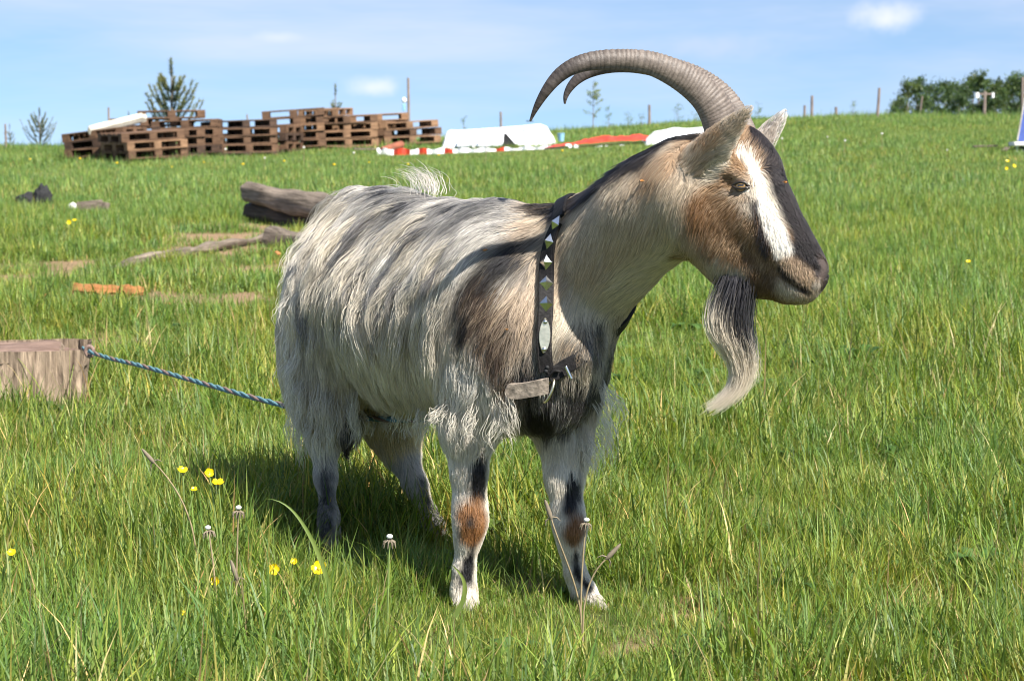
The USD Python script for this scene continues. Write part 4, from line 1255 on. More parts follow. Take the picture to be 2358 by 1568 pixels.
def guide(px, py, dx, dy, L, lift=0.12, wave=0.0, depth=None, dep=0.0):
    p = hit(px, py) if depth is None else at(px, py, depth)
    GUIDE.append((p, unit([dx, dep, -dy]), L, lift, wave))


for g in [
    (1260, 465, -0.9, -0.2, 0.045, 0.45, 0.1), (1200, 452, -1, 0, 0.05, 0.4, 0.2), (1120, 455, -1, 0.15, 0.07, 0.25, 0.3), (1030, 460, -1, 0.2, 0.08, 0.2, 0.4), (960, 425, -0.7, -0.5, 0.07, 0.5, 0.5), (900, 425, -1, 0.15, 0.09, 0.2, 0.4), (820, 430, -0.9, 0.4, 0.09, 0.15, 0.4), (750, 470, -0.6, 0.8, 0.1, 0.12, 0.4), (705, 520, -0.25, 1, 0.1, 0.12, 0.5),
    (1150, 540, -0.95, 0.5, 0.07, 0.12, 0.4), (1060, 540, -0.85, 0.65, 0.09, 0.12, 0.432), (980, 540, -0.8, 0.7, 0.11, 0.12, 0.504), (880, 540, -0.75, 0.75, 0.12, 0.12, 0.504), (790, 560, -0.4, 0.95, 0.12, 0.12, 0.504), (720, 600, -0.1, 1, 0.1, 0.12, 0.648),
    (1110, 640, -0.7, 0.65, 0.07, 0.12, 0.3), (1030, 650, -0.45, 0.9, 0.1, 0.15, 0.72), (950, 660, -0.45, 0.9, 0.11, 0.15, 0.792), (870, 660, -0.4, 0.9, 0.11, 0.15, 0.792), (790, 680, -0.2, 1, 0.1, 0.15, 0.72), (700, 700, -0.05, 1, 0.08, 0.15, 0.648), (660, 740, -0.05, 1, 0.07, 0.15, 0.14),
    (1100, 760, -0.6, 0.8, 0.06, 0.12, 0.2), (1000, 770, -0.3, 1, 0.085, 0.13, 0.14), (900, 780, -0.2, 1, 0.085, 0.13, 0.14), (800, 780, -0.1, 1, 0.085, 0.13, 0.14), (700, 800, 0, 1, 0.085, 0.13, 0.14),
    (1040, 880, -0.35, 0.9, 0.06, 0.1, 0.14), (930, 880, -0.15, 1, 0.07, 0.1, 0.14), (820, 890, -0.1, 1, 0.085, 0.12, 0.14), (720, 900, 0.05, 1, 0.085, 0.12, 0.14), (680, 900, 0.05, 1, 0.085, 0.15, 0.14),
    (980, 950, -0.4, 0.8, 0.05, 0.1, 0.14), (880, 950, -0.2, 1, 0.06, 0.12, 0.14), (780, 960, 0, 1, 0.08, 0.12, 0.14), (710, 970, 0, 1, 0.1, 0.12, 0.3),
    # shoulder
    (1235, 545, -0.75, 0.6, 0.035, 0.15, 0.1), (1180, 600, -0.7, 0.7, 0.045, 0.1, 0.1), (1225, 640, -0.35, 0.95, 0.045, 0.1, 0.1), (1215, 740, -0.3, 1, 0.05, 0.1, 0.1), (1160, 730, -0.55, 0.85, 0.06, 0.1, 0.2), (1220, 840, -0.3, 1, 0.05, 0.12, 0.2), (1150, 830, -0.3, 1, 0.065, 0.12, 0.6), (1095, 860, -0.2, 1, 0.06, 0.15, 0.8), (1190, 930, -0.1, 1, 0.05, 0.14, 0.25), (1120, 950, -0.1, 1, 0.05, 0.14, 0.25), (1070, 960, -0.1, 1, 0.045, 0.12, 0.5), (1150, 990, 0.3, 1, 0.04, 0.2, 0.4),
    # chest
    (1300, 900, 0, 1, 0.05, 0.15, 0.1), (1340, 870, 0.1, 1, 0.05, 0.15, 0.1), (1380, 850, 0.15, 1, 0.06, 0.2, 0.2), (1250, 960, 0.1, 1, 0.06, 0.2, 0.3), (1310, 960, -0.1, 1, 0.05, 0.12, 0.2), (1385, 930, 0.15, 1, 0.07, 0.25, 0.3),
    # neck
    (1320, 520, -0.5, 0.6, 0.028, 0.12, 0), (1360, 600, -0.45, 0.9, 0.032, 0.1, 0.1), (1330, 700, -0.4, 0.9, 0.034, 0.1, 0), (1320, 780, -0.55, 0.8, 0.03, 0.1, 0), (1410, 530, -0.55, 0.8, 0.03, 0.1, 0.1), (1420, 640, -0.55, 0.8, 0.034, 0.1, 0.1), (1400, 720, -0.8, 0.6, 0.03, 0.1, 0), (1480, 460, -0.6, 0.75, 0.028, 0.1, 0.1), (1490, 560, -0.35, 0.9, 0.034, 0.1, 0.1), (1510, 630, -0.75, 0.6, 0.03, 0.1, 0), (1560, 420, -0.5, 0.7, 0.028, 0.1, 0), (1560, 500, -0.2, 1, 0.034, 0.1, 0.1), (1570, 580, -0.6, 0.8, 0.034, 0.12, 0),
    # head
    (1620, 480, -0.25, 0.9, 0.028, 0.25, 0.3), (1600, 530, -0.4, 0.9, 0.03, 0.2, 0.2), (1660, 520, -0.5, 0.8, 0.018, 0.12, 0), (1640, 590, -0.5, 0.8, 0.026, 0.15, 0.1), (1700, 600, -0.35, 0.9, 0.018, 0.12, 0), (1700, 520, -0.6, 0.6, 0.014, 0.1, 0), (1740, 560, -0.5, 0.7, 0.013, 0.1, 0), (1760, 640, -0.4, 0.8, 0.014, 0.12, 0), (1690, 640, -0.3, 1, 0.03, 0.2, 0.1), (1800, 600, -0.3, 0.7, 0.009, 0.08, 0), (1830, 560, 0.5, 0.85, 0.008, 0.08, 0), (1790, 500, 0.45, 0.85, 0.01, 0.1, 0), (1770, 440, 0.35, 0.9, 0.01, 0.1, 0), (1750, 440, 0.3, 0.9, 0.01, 0.1, 0), (1775, 520, 0.45, 0.85, 0.01, 0.1, 0), (1800, 570, 0.45, 0.85, 0.01, 0.1, 0), (1850, 640, 0.3, 0.7, 0.006, 0.06, 0), (1820, 670, 0.1, 0.8, 0.01, 0.1, 0), (1700, 385, -0.6, -0.3, 0.012, 0.12, 0), (1660, 400, -0.7, 0.1, 0.014, 0.12, 0), (1650, 450, -0.7, 0.3, 0.016, 0.12, 0), (1740, 340, 0.35, -0.7, 0.026, 0.35, 0.2), (1720, 360, 0.1, -0.8, 0.016, 0.2, 0), (1760, 360, 0.5, -0.6, 0.022, 0.4, 0.1), (1785, 410, 0.3, 0.9, 0.011, 0.15, 0),
    (1640, 350, 0.7, -0.6, 0.016, 0.1, 0), (1690, 300, 0.65, -0.7, 0.012, 0.1, 0), (1590, 390, 0.6, -0.5, 0.02, 0.12, 0), (1680, 350, 0.8, -0.3, 0.014, 0.25, 0),
    # legs
    (1075, 1050, -0.05, 1, 0.03, 0.12, 0.1), (1080, 1130, 0, 1, 0.018, 0.1, 0), (1083, 1200, 0, 1, 0.014, 0.1, 0), (1072, 1290, 0, 1, 0.013, 0.1, 0), (1068, 1360, 0, 1, 0.016, 0.15, 0), (1072, 1410, 0, 1, 0.012, 0.12, 0),
    (1290, 1010, 0, 1, 0.04, 0.12, 0.1), (1340, 1010, 0.1, 1, 0.05, 0.25, 0.2), (1300, 1100, 0, 1, 0.025, 0.1, 0), (1313, 1200, 0, 1, 0.014, 0.1, 0), (1320, 1300, 0.1, 1, 0.013, 0.1, 0), (1350, 1370, 0.4, 1, 0.014, 0.12, 0), (1375, 1410, 0.5, 1, 0.01, 0.1, 0),
    (750, 1030, 0, 1, 0.03, 0.12, 0.1), (752, 1120, 0, 1, 0.012, 0.1, 0), (757, 1220, 0, 1, 0.010, 0.1, 0), (930, 1040, 0.3, 1, 0.03, 0.12, 0.1), (960, 1120, 0.35, 1, 0.012, 0.1, 0), (995, 1200, 0.4, 1, 0.010, 0.1, 0), (870, 1000, 0, 1, 0.07, 0.15, 0.3),
]:
    guide(*g)
near_guides = list(GUIDE)
for p, d, L, lift, wave in near_guides:          # the far side of trunk and neck mirrors the near side
    off = (p - FRONT) @ NEAR
    if (p - FRONT) @ FWD < 0.12 and off > 0.05 and p[2] > 0.36:
        GUIDE.append((p - 2 * off * NEAR, d - 2 * (d @ NEAR) * NEAR, L, lift, wave))
for q, r in NECK[1:]:
    GUIDE.append((q + unit([-.62, .05, .8]) * r, unit([-.75, 0, -.35]), 0.034, 0.35, 0.1))
for q, r in TOPLINE[1:]:
    GUIDE.append((q + HN * r, -HF, 0.009, 0.15, 0))
GP, GD = np.array([g[0] for g in GUIDE]), np.array([g[1] for g in GUIDE])
GS = np.array([g[2:] for g in GUIDE])
GT = cKDTree(GP)
rng = np.random.default_rng(5)


def lie(P):
    d, i = GT.query(P, 5)
    w = 1 / (d + 0.008) ** 2.5
    w /= w.sum(1, keepdims=True)
    D = (GD[i] * w[..., None]).sum(1)
    return D / (np.linalg.norm(D, axis=1, keepdims=True) + 1e-9), (GS[i] * w[..., None]).sum(1)


def sample_skin(n):
    tri = np.vstack([BODY_Q[:, [0, 1, 2]], BODY_Q[:, [0, 2, 3]]])
    a, b, c = BODY_V[tri[:, 0]], BODY_V[tri[:, 1]], BODY_V[tri[:, 2]]
    area = np.linalg.norm(np.cross(b - a, c - a), axis=1) / 2
    mid = (a + b + c) / 3
    _, st = lie(mid)
    nrm = field_n(mid)
    towards = unit_rows(EYE + [0.1, 0, 0.1] - mid)
    seen = 0.30 + 0.70 * sstep(-0.55, -0.15, (nrm * towards).sum(1))
    w = area * seen * np.clip(0.045 / (st[:, 0] + 0.004), 0.75, 4.0)
    w[mid[:, 2] < 0.032] *= 0.0
    w[np.linalg.norm(mid - EYE_POS, axis=1) < 0.0145] = 0
    w[np.linalg.norm(mid - at(1886, 622, 3.24), axis=1) < 0.017] = 0
    t = rng.choice(len(tri), n, p=w / w.sum())
    u, v = rng.random(n), rng.random(n)
    f = u + v > 1
    u[f], v[f] = 1 - u[f], 1 - v[f]
    return a[t] + u[:, None] * (b[t] - a[t]) + v[:, None] * (c[t] - a[t])


def unit_rows(a):
    return a / (np.linalg.norm(a, axis=1, keepdims=True) + 1e-9)


EYE_POS = hit(1706, 428) - HS * 0.002


def grow(P, K, seed, scale=1.0, gravity=0.30):
    """Grows one hair of K points from each root, hugging the body as it lies down."""
    r = np.random.default_rng(seed)
    N = field_n(P)
    D, st = lie(P)
    L, lift, wave = st[:, 0] * scale * r.uniform(0.72, 1.2, len(P)), st[:, 1], st[:, 2]
    pts = [P - N * 0.002]
    x = P.copy()
    ph = 12 * meshkit.noise(P * 22, 9) + r.uniform(-0.4, 0.4, len(P))
    amp = wave * (0.25 + 1.1 * meshkit.noise(P * 16, 13))
    for k in range(1, K):
        t = k / (K - 1)
        n = field_n(x)
        d, _ = lie(x)
        d = d - n * (d * n).sum(1, keepdims=True)
        d = unit_rows(d)
        side = np.cross(n, d)
        s = np.sin(ph + t * (4.0 + 2.2 * wave)) * amp * 0.85 * (0.35 + t)
        up = lift * (1.15 - t) * 1.35 + amp * 0.42 * np.cos(ph * 1.7 + t * 5.5)
        v = d + side * s[:, None] + n * up[:, None] + np.array([0, 0, -1.0]) * (gravity * t * np.minimum(L / 0.08, 1.3))[:, None]
        x = x + unit_rows(v) * (L / (K - 1))[:, None]
        f = field(x)
        lim = 0.0015 + 0.006 * t * np.minimum(L / 0.05, 1)
        push = np.maximum(lim - f, 0)
        x = x + n * push[:, None]
        pts.append(x)
    return np.stack(pts, 1), L, wave


def make_coat(n):
    P = sample_skin(n)
    _, st = lie(P)
    short = st[:, 0] < 0.036
    allp, allc, allw, cnt = [], [], [], []
    for which, K, seed in ((short, 4, 1), (~short, 7, 2)):
        R = P[which]
        H, L, wave = grow(R, K, seed)
        if K == 7:                                # long hair gathers in locks
            m = 1500
            gi = rng.choice(len(R), m, replace=False)
            Gp, _, _ = grow(R[gi], K, 3, 1.08)
            tree = cKDTree(R[gi])
            _, j = tree.query(R + rng.normal(0, 0.004, R.shape))
            t = np.linspace(0, 1, K)[None, :, None]
            strength = np.clip(0.42 + 0.42 * wave + 0.5 * (meshkit.noise(R * 9, 31) - 0.5), 0.15, 0.93)[:, None, None]
            strength = strength * (rng.random((len(R), 1, 1)) > 0.10)
            target = Gp[j] + (R - R[gi][j])[:, None, :] * (1 - 0.80 * t)
            H = H + (target - H) * strength * t ** 0.8
            flat = H.reshape(-1, 3)
            f = field(flat)
            nn = field_n(flat)
            lim = np.tile(0.001 + 0.004 * np.linspace(0, 1, K), len(R))
            H = (flat + nn * np.maximum(lim - f, 0)[:, None]).reshape(H.shape)
            H += rng.normal(0, 0.0011, H.shape) * t
            lockid = j
        else:
            H += rng.normal(0, 0.0006, H.shape) * np.linspace(0, 1, K)[None, :, None]
            lockid = None
        c1, c2, s = coat(R)
        u = 0.55 * rng.random(len(R)) + 0.45 * np.clip(1.6 * (meshkit.noise(R * 55, 77) - 0.5) + 0.5, 0, 1)
        if lockid is not None:
            u = 0.66 * u + 0.34 * np.random.default_rng(8).random(lockid.max() + 1)[lockid]
        k2 = sstep(s + 0.20, s - 0.20, u)[:, None]
        C = c1 * (1 - k2) + c2 * k2
        C = C * np.exp(rng.normal(0, 0.20 if lockid is not None else .20, (len(R), 1)))
        if lockid is not None:
            C = C * np.exp(np.random.default_rng(9).normal(0, 0.15, lockid.max() + 1))[lockid][:, None]
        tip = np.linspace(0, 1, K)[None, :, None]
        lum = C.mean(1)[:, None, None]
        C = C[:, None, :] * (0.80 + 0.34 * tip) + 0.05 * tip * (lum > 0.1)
        w0 = np.where(L > 0.036, 0.00098, 0.00080)
        W = w0[:, None] * np.interp(np.linspace(0, 1, K), [0, 0.5, 1], [0.9, 1.0, 0.18])[None] * rng.uniform(0.75, 1.15, (len(R), 1))
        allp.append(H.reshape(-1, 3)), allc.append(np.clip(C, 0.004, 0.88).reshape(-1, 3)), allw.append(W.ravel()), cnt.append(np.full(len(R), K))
    return np.vstack(allp), np.concatenate(cnt), np.concatenate(allw), np.vstack(allc)


def add_hair(name, data, label=None):
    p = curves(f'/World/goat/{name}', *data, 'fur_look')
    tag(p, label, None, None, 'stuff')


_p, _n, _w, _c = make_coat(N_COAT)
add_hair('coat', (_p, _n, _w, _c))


def strands(roots, paths, n, spread, widths, colour, seed, K=9, jitter=0.004, taper=0.35):
    """Loose hair that follows a few drawn paths; colour(t, u) gives the tone."""
    r = np.random.default_rng(seed)
    paths = [resample(p, K) for p in paths]
    out, cols = [], []
    t = np.linspace(0, 1, K)
    for _ in range(n):
        w = r.dirichlet(np.full(len(paths), 0.55))
        base = sum(wi * p for wi, p in zip(w, paths))
        o = r.normal(0, 1, 3) * spread
        cut = r.uniform(0.72, 1.0) if r.random() < 0.5 else 1.0
        q = base + o * (1 - (1 - taper) * t[:, None]) + np.cumsum(r.normal(0, jitter, (K, 3)), 0) * 0.35
        if cut < 1:
            q = np.stack([np.interp(t * cut, t, q[:, k]) for k in range(3)], 1)
        out.append(q)
        cols.append(colour(t * cut, w, r))
    out, cols = np.array(out), np.array(cols)
    W = np.interp(t, [0, .6, 1], [1, .9, .25])[None] * widths * r.uniform(.7, 1.2, (n, 1))
    return out.reshape(-1, 3), np.full(n, K), W.ravel(), np.clip(cols, .004, .88).reshape(-1, 3)


def beard_colour(t, w, r):
    left = w[0] + w[1] * 0.5
    dark = np.array([0.022, 0.021, 0.025]) * r.uniform(.7, 2.2)
    pale = np.array([0.70, 0.63, 0.53]) * r.uniform(.7, 1.2)
    turn = max(0.22 + r.normal(0, .03), 0.66 - 0.80 * left + r.normal(0, 0.06))
    k = sstep(turn - 0.13, turn + 0.15, t)[:, None]
    if r.random() < 0.015:
        k = np.maximum(k, .7)
    return dark * (1 - k) + pale * k


D0 = 3.31
BEARD = [
    [at(1662, 632, D0 + .01), at(1640, 680, D0), at(1622, 740, D0 - .01), at(1640, 790, D0 - .01), at(1675, 830, D0), at(1690, 870, D0), at(1668, 915, D0), at(1620, 948, D0)],
    [at(1680, 636, D0), at(1668, 700, D0 - .01), at(1668, 770, D0 - .015), at(1690, 830, D0 - .01), at(1695, 875, D0), at(1665, 922, D0), at(1628, 946, D0)],
    [at(1705, 640, D0 - .01), at(1697, 700, D0 - .02), at(1700, 770, D0 - .02), at(1714, 830, D0 - .015), at(1706, 885, D0 - .01), at(1670, 925, D0 - .005)],
    [at(1728, 642, D0 - .015), at(1726, 690, D0 - .025), at(1722, 750, D0 - .025), at(1732, 810, D0 - .02), at(1728, 860, D0 - .01), at(1690, 915, D0)],
    [at(1735, 644, D0 + .015), at(1732, 690, D0 + .02), at(1724, 760, D0 + .02), at(1742, 830, D0 + .02), at(1744, 868, D0 + .02)],
]
add_hair('beard', strands(None, BEARD, 2300, np.array([.0065, .012, .002]), .0009, beard_colour, 11, 11, .0045, .42))


def crest_colour(t, w, r):
    c = np.array([0.60, 0.56, 0.50]) * r.uniform(.5, 1.25)
    return np.tile(c, (len(t), 1))


def pale_colour(t, w, r):
    c = np.array([0.52, 0.475, 0.40]) * r.uniform(.45, 1.25)
    return c[None] * (.8 + .35 * t[:, None])


def join(sets):
    return tuple(np.concatenate(k) if k[0].ndim == 1 else np.vstack(k) for k in zip(*sets))


# shaggy locks that stand off the flank and curl at the tip
def flank_locks():
    r = np.random.default_rng(70)
    spots = []
    while len(spots) < 70:
        px, py = r.uniform(700, 1060), r.uniform(455, 730)
        if py < 470 + (px - 668) * .0 and px < 720:
            continue
        if (px - 668) + (py - 440) < 60 or (px > 1040 and py < 520):
            continue
        spots.append((px, py))
    R = np.array([hit(px, py) for px, py in spots])
    ok = np.abs(field(R)) < .02
    R = R[ok]
    P, L, wv = grow(R, 9, 71, 1.25)
    n = field_n(R)
    d, _ = lie(R)
    side = np.cross(n, d)
    t = np.linspace(0, 1, 9)
    sets = []
    for k in range(len(R)):
        curl = r.normal(0, 1) * .020 * (.4 + wv[k])
        off = n[k] * (.007 * np.sin(t * np.pi * r.uniform(.6, 1.0)) + .010 * t ** 2 * r.uniform(-.5, 1))[:, None] + side[k] * (curl * t ** 2 * np.cos(t * r.uniform(0, 2.5)))[:, None]
        base = P[k] + off
        tone = r.uniform(.75, 1.25)
        shade = r.random() < .12
        m = int(r.uniform(18, 44))
        o = r.normal(0, 1, (m, 3)) * r.uniform(.006, .014)
        o -= (o @ n[k])[:, None] * n[k] * .5
        q = base[None] + o[:, None, :] * (1 - .62 * t[None, :, None] ** .8) + np.cumsum(r.normal(0, .0019, (m, 9, 3)), 1)
        c1 = (np.array([.13, .125, .125]) if shade else np.array([.50, .46, .39])) * tone
        C = c1[None, None] * np.exp(r.normal(0, .22, (m, 1, 1))) * (.80 + .32 * t[None, :, None])
        W = np.interp(t, [0, .6, 1], [1, .9, .2])[None] * .00105 * r.uniform(.7, 1.2, (m, 1))
        sets.append((q.reshape(-1, 3), np.full(m, 9), W.ravel(), np.clip(C, .004, .85).reshape(-1, 3)))
    return join(sets)


add_hair('flank_locks', flank_locks())
# the feathery fringe at shoulder, elbow and rump
FR = []
r_ = np.random.default_rng(72)


def fringe(x0, x1, y0, y1, L0, L1, n, curl, seed, dx=0.0, spread=.010, depth_off=0.0):
    r = np.random.default_rng(seed)
    sets = []
    for _ in range(n):
        px, py = r.uniform(x0, x1), r.uniform(y0, y1)
        a = hit(px, py)
        L = r.uniform(L0, L1)
        side = np.array([1.0, 0, 0])
        out = field_n(a[None])[0]
        t = np.linspace(0, 1, 8)
        ph = r.uniform(0, 6.28)
        base = a + out * (.006 + .020 * np.sin(t * 2.2))[:, None] * r.uniform(.5, 1.3) + np.array([dx * L, 0, -L]) * t[:, None] + side * (curl * L * np.sin(t * r.uniform(2, 4.5) + ph) * t * .5)[:, None]
        m = int(r.uniform(5, 16))
        o = r.normal(0, spread * .5, (m, 3))
        q = base[None] + o[:, None] * (1 - .45 * t[None, :, None]) + np.cumsum(r.normal(0, .0022, (m, 8, 3)), 1)
        C = np.array([.58, .55, .49])[None, None] * np.exp(r.normal(0, .25, (m, 1, 1))) * (.75 + .4 * t[None, :, None])
        W = np.interp(t, [0, .6, 1], [1, .9, .2])[None] * .0009 * r.uniform(.7, 1.2, (m, 1))
        sets.append((q.reshape(-1, 3), np.full(m, 8), W.ravel(), np.clip(C, .004, .85).reshape(-1, 3)))
    return join(sets)


add_hair('fringe', join([
    fringe(1085, 1205, 850, 960, .03, .08, 5, .5, 1, .06),
    fringe(1120, 1215, 900, 985, .03, .07, 4, .6, 2, .25),
    fringe(1050, 1100, 930, 1020, .02, .05, 3, .4, 3, -.1),
    fringe(680, 760, 870, 985, .05, .11, 26, .18, 4, .06),
    fringe(710, 830, 890, 970, .04, .08, 24, .2, 5, .05),
    fringe(830, 1040, 930, 958, .02, .05, 34, .2, 6, .0),
    fringe(1360, 1395, 880, 1000, .03, .08, 13, .25, 7, .12),
    fringe(1330, 1352, 1000, 1040, .03, .06, 8, .25, 8, .08),
    fringe(665, 700, 600, 860, .04, .08, 14, .3, 9, -.02)]))
TUFT = []
for x0, y0, x1, y1 in [(1022, 438, 1008, 418), (1012, 436, 955, 378), (985, 434, 938, 400), (940, 428, 895, 404), (960, 432, 918, 392)]:
    a, b = hit(x0, y0 + 12), at(x1, y1, 4.02)
    TUFT.append([a, (a + b) / 2 + np.array([.012, 0, .008]), b])
add_hair('back_tuft', strands(None, TUFT, 95, np.array([.014, .022, .004]), .0010, crest_colour, 12, 7, .007, 1.1))


def mane_colour(t, w, r):
    return np.tile(np.array([0.016, 0.014, 0.015]) * r.uniform(.6, 2.4), (len(t), 1))


MANE_PTS = resample(np.array(MANE), 60)
_r = np.random.default_rng(14)
_out, _col = [], []
for _ in range(2600):
    q = MANE_PTS[_r.integers(0, 60)] + _r.normal(0, [.012, .016, .005])
    n = field_n(q[None])[0]
    q = q - n * (field(q[None])[0] + .002)
    if not (-0.02 < field(q[None])[0] < 0.02):
        continue
    d = unit(np.array([-.80, -.05, -.30]) + n * _r.uniform(.05, .40) + _r.normal(0, .12, 3))
    L = _r.uniform(.018, .034)
    s = np.linspace(0, 1, 5)[:, None]
    _out.append(q + d * L * s + np.array([-.010, 0, -.018]) * s ** 2)
    _col.append(mane_colour(np.linspace(0, 1, 5), None, _r))
_out = np.array(_out)
add_hair('mane', (_out.reshape(-1, 3), np.full(len(_out), 5), np.tile([.001, .001, .0009, .0007, .0002], len(_out)), np.array(_col).reshape(-1, 3)))

# ---- horns
plain('horn_tone', (0.2, 0.16, 0.13))
M['horn_look'] = usdkit.material(stage, '/World/Looks/horn_look', {
    'a': ('attribute', {'attribute': 'tone'}), 'tc': ('texture_coordinate', {}),
    'n': ('noise_texture', {'scale': 90.0, 'detail': 6.0, 'roughness': 0.7}),
    'r': ('rgb_ramp', {'ramp': [(0.3, (0.55, 0.52, 0.50)), (0.7, (1.35, 1.33, 1.30))]}), 'mu': ('mix_color', {'blend_type': 'multiply', 'fac': 1.0, 'use_clamp': False}),
    'b': ('bump', {'strength': 0.45, 'distance': 0.003}), 'p': ('principled_bsdf', {'roughness': 0.52, 'specular_ior_level': 0.35}),
}, [('tc.object', 'n.vector'), ('n.fac', 'r.fac'), ('a.color', 'mu.a'), ('r.color', 'mu.b'), ('mu.result', 'p.base_color'), ('n.fac', 'b.height'), ('b.normal', 'p.normal')], surface='p.BSDF')


def horn(points, radii, seed):
    n, sides = 330, 36
    p = resample(points, n)
    sr = np.linspace(0, 1, len(radii))
    s = np.r_[0, np.cumsum(np.linalg.norm(np.diff(np.asarray(points), axis=0), axis=1))]
    s /= s[-1]
    rad = np.interp(np.linspace(0, 1, n), s, radii)
    t, nn, b = frames(p)
    c0 = p.mean(0) - np.array([0, 0, .1])
    out_dir = unit_rows((p - c0) - t * ((p - c0) * t).sum(1, keepdims=True))     # the outer edge of the bow
    side = np.cross(t, out_dir)
    ang = np.arange(sides) * 2 * np.pi / sides
    L = np.linspace(0, 1, n)
    rings = (L ** 0.8) * 62 + 0.8 * meshkit.noise(np.stack([L * 40, L * 0, L * 0 + seed], -1), seed)
    tooth = np.abs((rings % 1) - 0.5) * 2
    amp = 0.040 * sstep(0.02, 0.2, L) * (1 - sstep(0.62, 0.82, L)) + 0.012 * (1 - sstep(.8, .95, L))
    v, col = [], []
    for i in range(n):
        u, w = np.cos(ang), np.sin(ang)
        shape = 1 + 0.10 * np.clip(u, 0, 1) ** 6
        prof = 1 + amp[i] * (tooth[i] - .5) * (0.55 + 0.9 * np.clip(u, -.3, 1))
        wob = 1 + 0.02 * np.sin(ang * 3 + L[i] * 9 + seed)
        q = p[i] + rad[i] * (prof * shape * wob * u)[:, None] * out_dir[i] + rad[i] * 0.72 * (prof * wob * w)[:, None] * side[i]
        v.append(q)
        base = np.array([0.150, 0.124, 0.102]) * (1 - .62 * sstep(.45, .8, L[i])) + np.array([0.0, 0.0, 0.004])
        k = np.where(tooth[i] < .35, .70, 1.0)

        col.append(base[None] * np.full((sides, 3), k))
    v, col = np.array(v).reshape(-1, 3), np.array(col).reshape(-1, 3)
    i, j = np.meshgrid(np.arange(n - 1), np.arange(sides), indexing='ij')
    q = np.stack([i * sides + j, i * sides + (j + 1) % sides, (i + 1) * sides + (j + 1) % sides, (i + 1) * sides + j], -1).reshape(-1, 4)
    return (v, q), col


hn = [(1668, 330, 3.335, 46), (1658, 290, 3.335, 45), (1637, 240, 3.33, 43), (1603, 203, 3.325, 39), (1555, 171, 3.315, 34), (1497, 147, 3.305, 29), (1435, 139, 3.30, 25.5), (1375, 141, 3.295, 23.5), (1327, 152, 3.29, 20.5), (1290, 174, 3.29, 17.5), (1262, 205, 3.29, 13.5), (1238, 243, 3.295, 8.5), (1221, 280, 3.30, 2.5)]
hf = [(1708, 330, 3.425, 43), (1692, 288, 3.44, 42), (1662, 238, 3.46, 40), (1625, 202, 3.48, 36), (1578, 175, 3.50, 32), (1520, 156, 3.52, 27), (1465, 149, 3.53, 23), (1410, 151, 3.54, 20), (1365, 163, 3.55, 16.5), (1334, 180, 3.55, 13.5), (1313, 202, 3.55, 10), (1303, 222, 3.55, 6.5), (1301, 240, 3.55, 2.5)]
for k, hp in enumerate((hn, hf)):
    mesh_, col_ = horn([at(x, y, d) for x, y, d, r in hp], [r * d / FPX * 0.89 for x, y, d, r in hp], k + 1)
    part(goat, 'horn', mesh_, 'horn_look', True, color=col_)

# ---- eyes
M['eye_look'] = usdkit.material(stage, '/World/Looks/eye_look', {
    'a': ('attribute', {'attribute': 'tone'}), 'p': ('principled_bsdf', {'roughness': 0.08, 'coat_weight': 1.0, 'coat_roughness': 0.02})}, [('a.color', 'p.base_color')], surface='p.BSDF')
for s in (1, -1):
    e0 = EYE_POS if s > 0 else EYE_POS - 2 * HS * ((EYE_POS - TOPLINE[0][0]) @ HS)
    ball = trimesh.creation.icosphere(4, 0.0125)
    v = np.array(ball.vertices)
    look = unit(HS * s + HF * .1 + HN * 0.15)
    w_ = unit(np.array([0.95, -.1, .0]) - look * (np.array([0.95, -.1, .0]) @ look))
    h_ = np.cross(look, w_)
    cu, cw, ch = v @ look, v @ w_, v @ h_
    r_ = np.hypot(cw, ch)
    col = np.where((r_ < 0.0085)[:, None], np.array([0.42, 0.235, 0.068]) * (0.65 + 0.7 * meshkit.noise(np.c_[np.arctan2(ch, cw) * 6, r_ * 300, cw * 0], 3))[:, None], np.array([0.05, 0.035, 0.025]))
    col[(np.abs(ch) < 0.0017) & (np.abs(cw) < 0.0052) & (cu > 0)] = (0.006, 0.005, 0.005)
    col[cu < 0] = (0.05, 0.03, 0.02)
    part(goat, 'eye', (v + e0 - look * 0.0035, np.array(ball.faces)), 'eye_look', True, color=col)
    for lid, (h0, n0) in enumerate(((0.0058, 0.0103), (-0.0050, 0.0103))):
        tt = np.linspace(-1, 1, 15)
        pts = [e0 - look * .0035 + w_ * (t_ * 0.0150) + (h_ if (h_[2] > 0) else -h_) * (h0 * (1 - t_ * t_) - (0.0018 if t_ > .6 else 0)) + look * (n0 * math.sqrt(max(1 - .55 * t_ * t_, 0)) + .001) for t_ in tt]
        part(goat, 'eyelid', tube(np.array(pts), 0.0021 * (1 - .5 * np.abs(tt)) + .0006, 8), 'eyelid_look', True)
# ------------------------------------------------------------------ collar and rope
def skin_path(pix, lift, n):
    return resample(np.array([hit(*p, lift) for p in pix]), n)


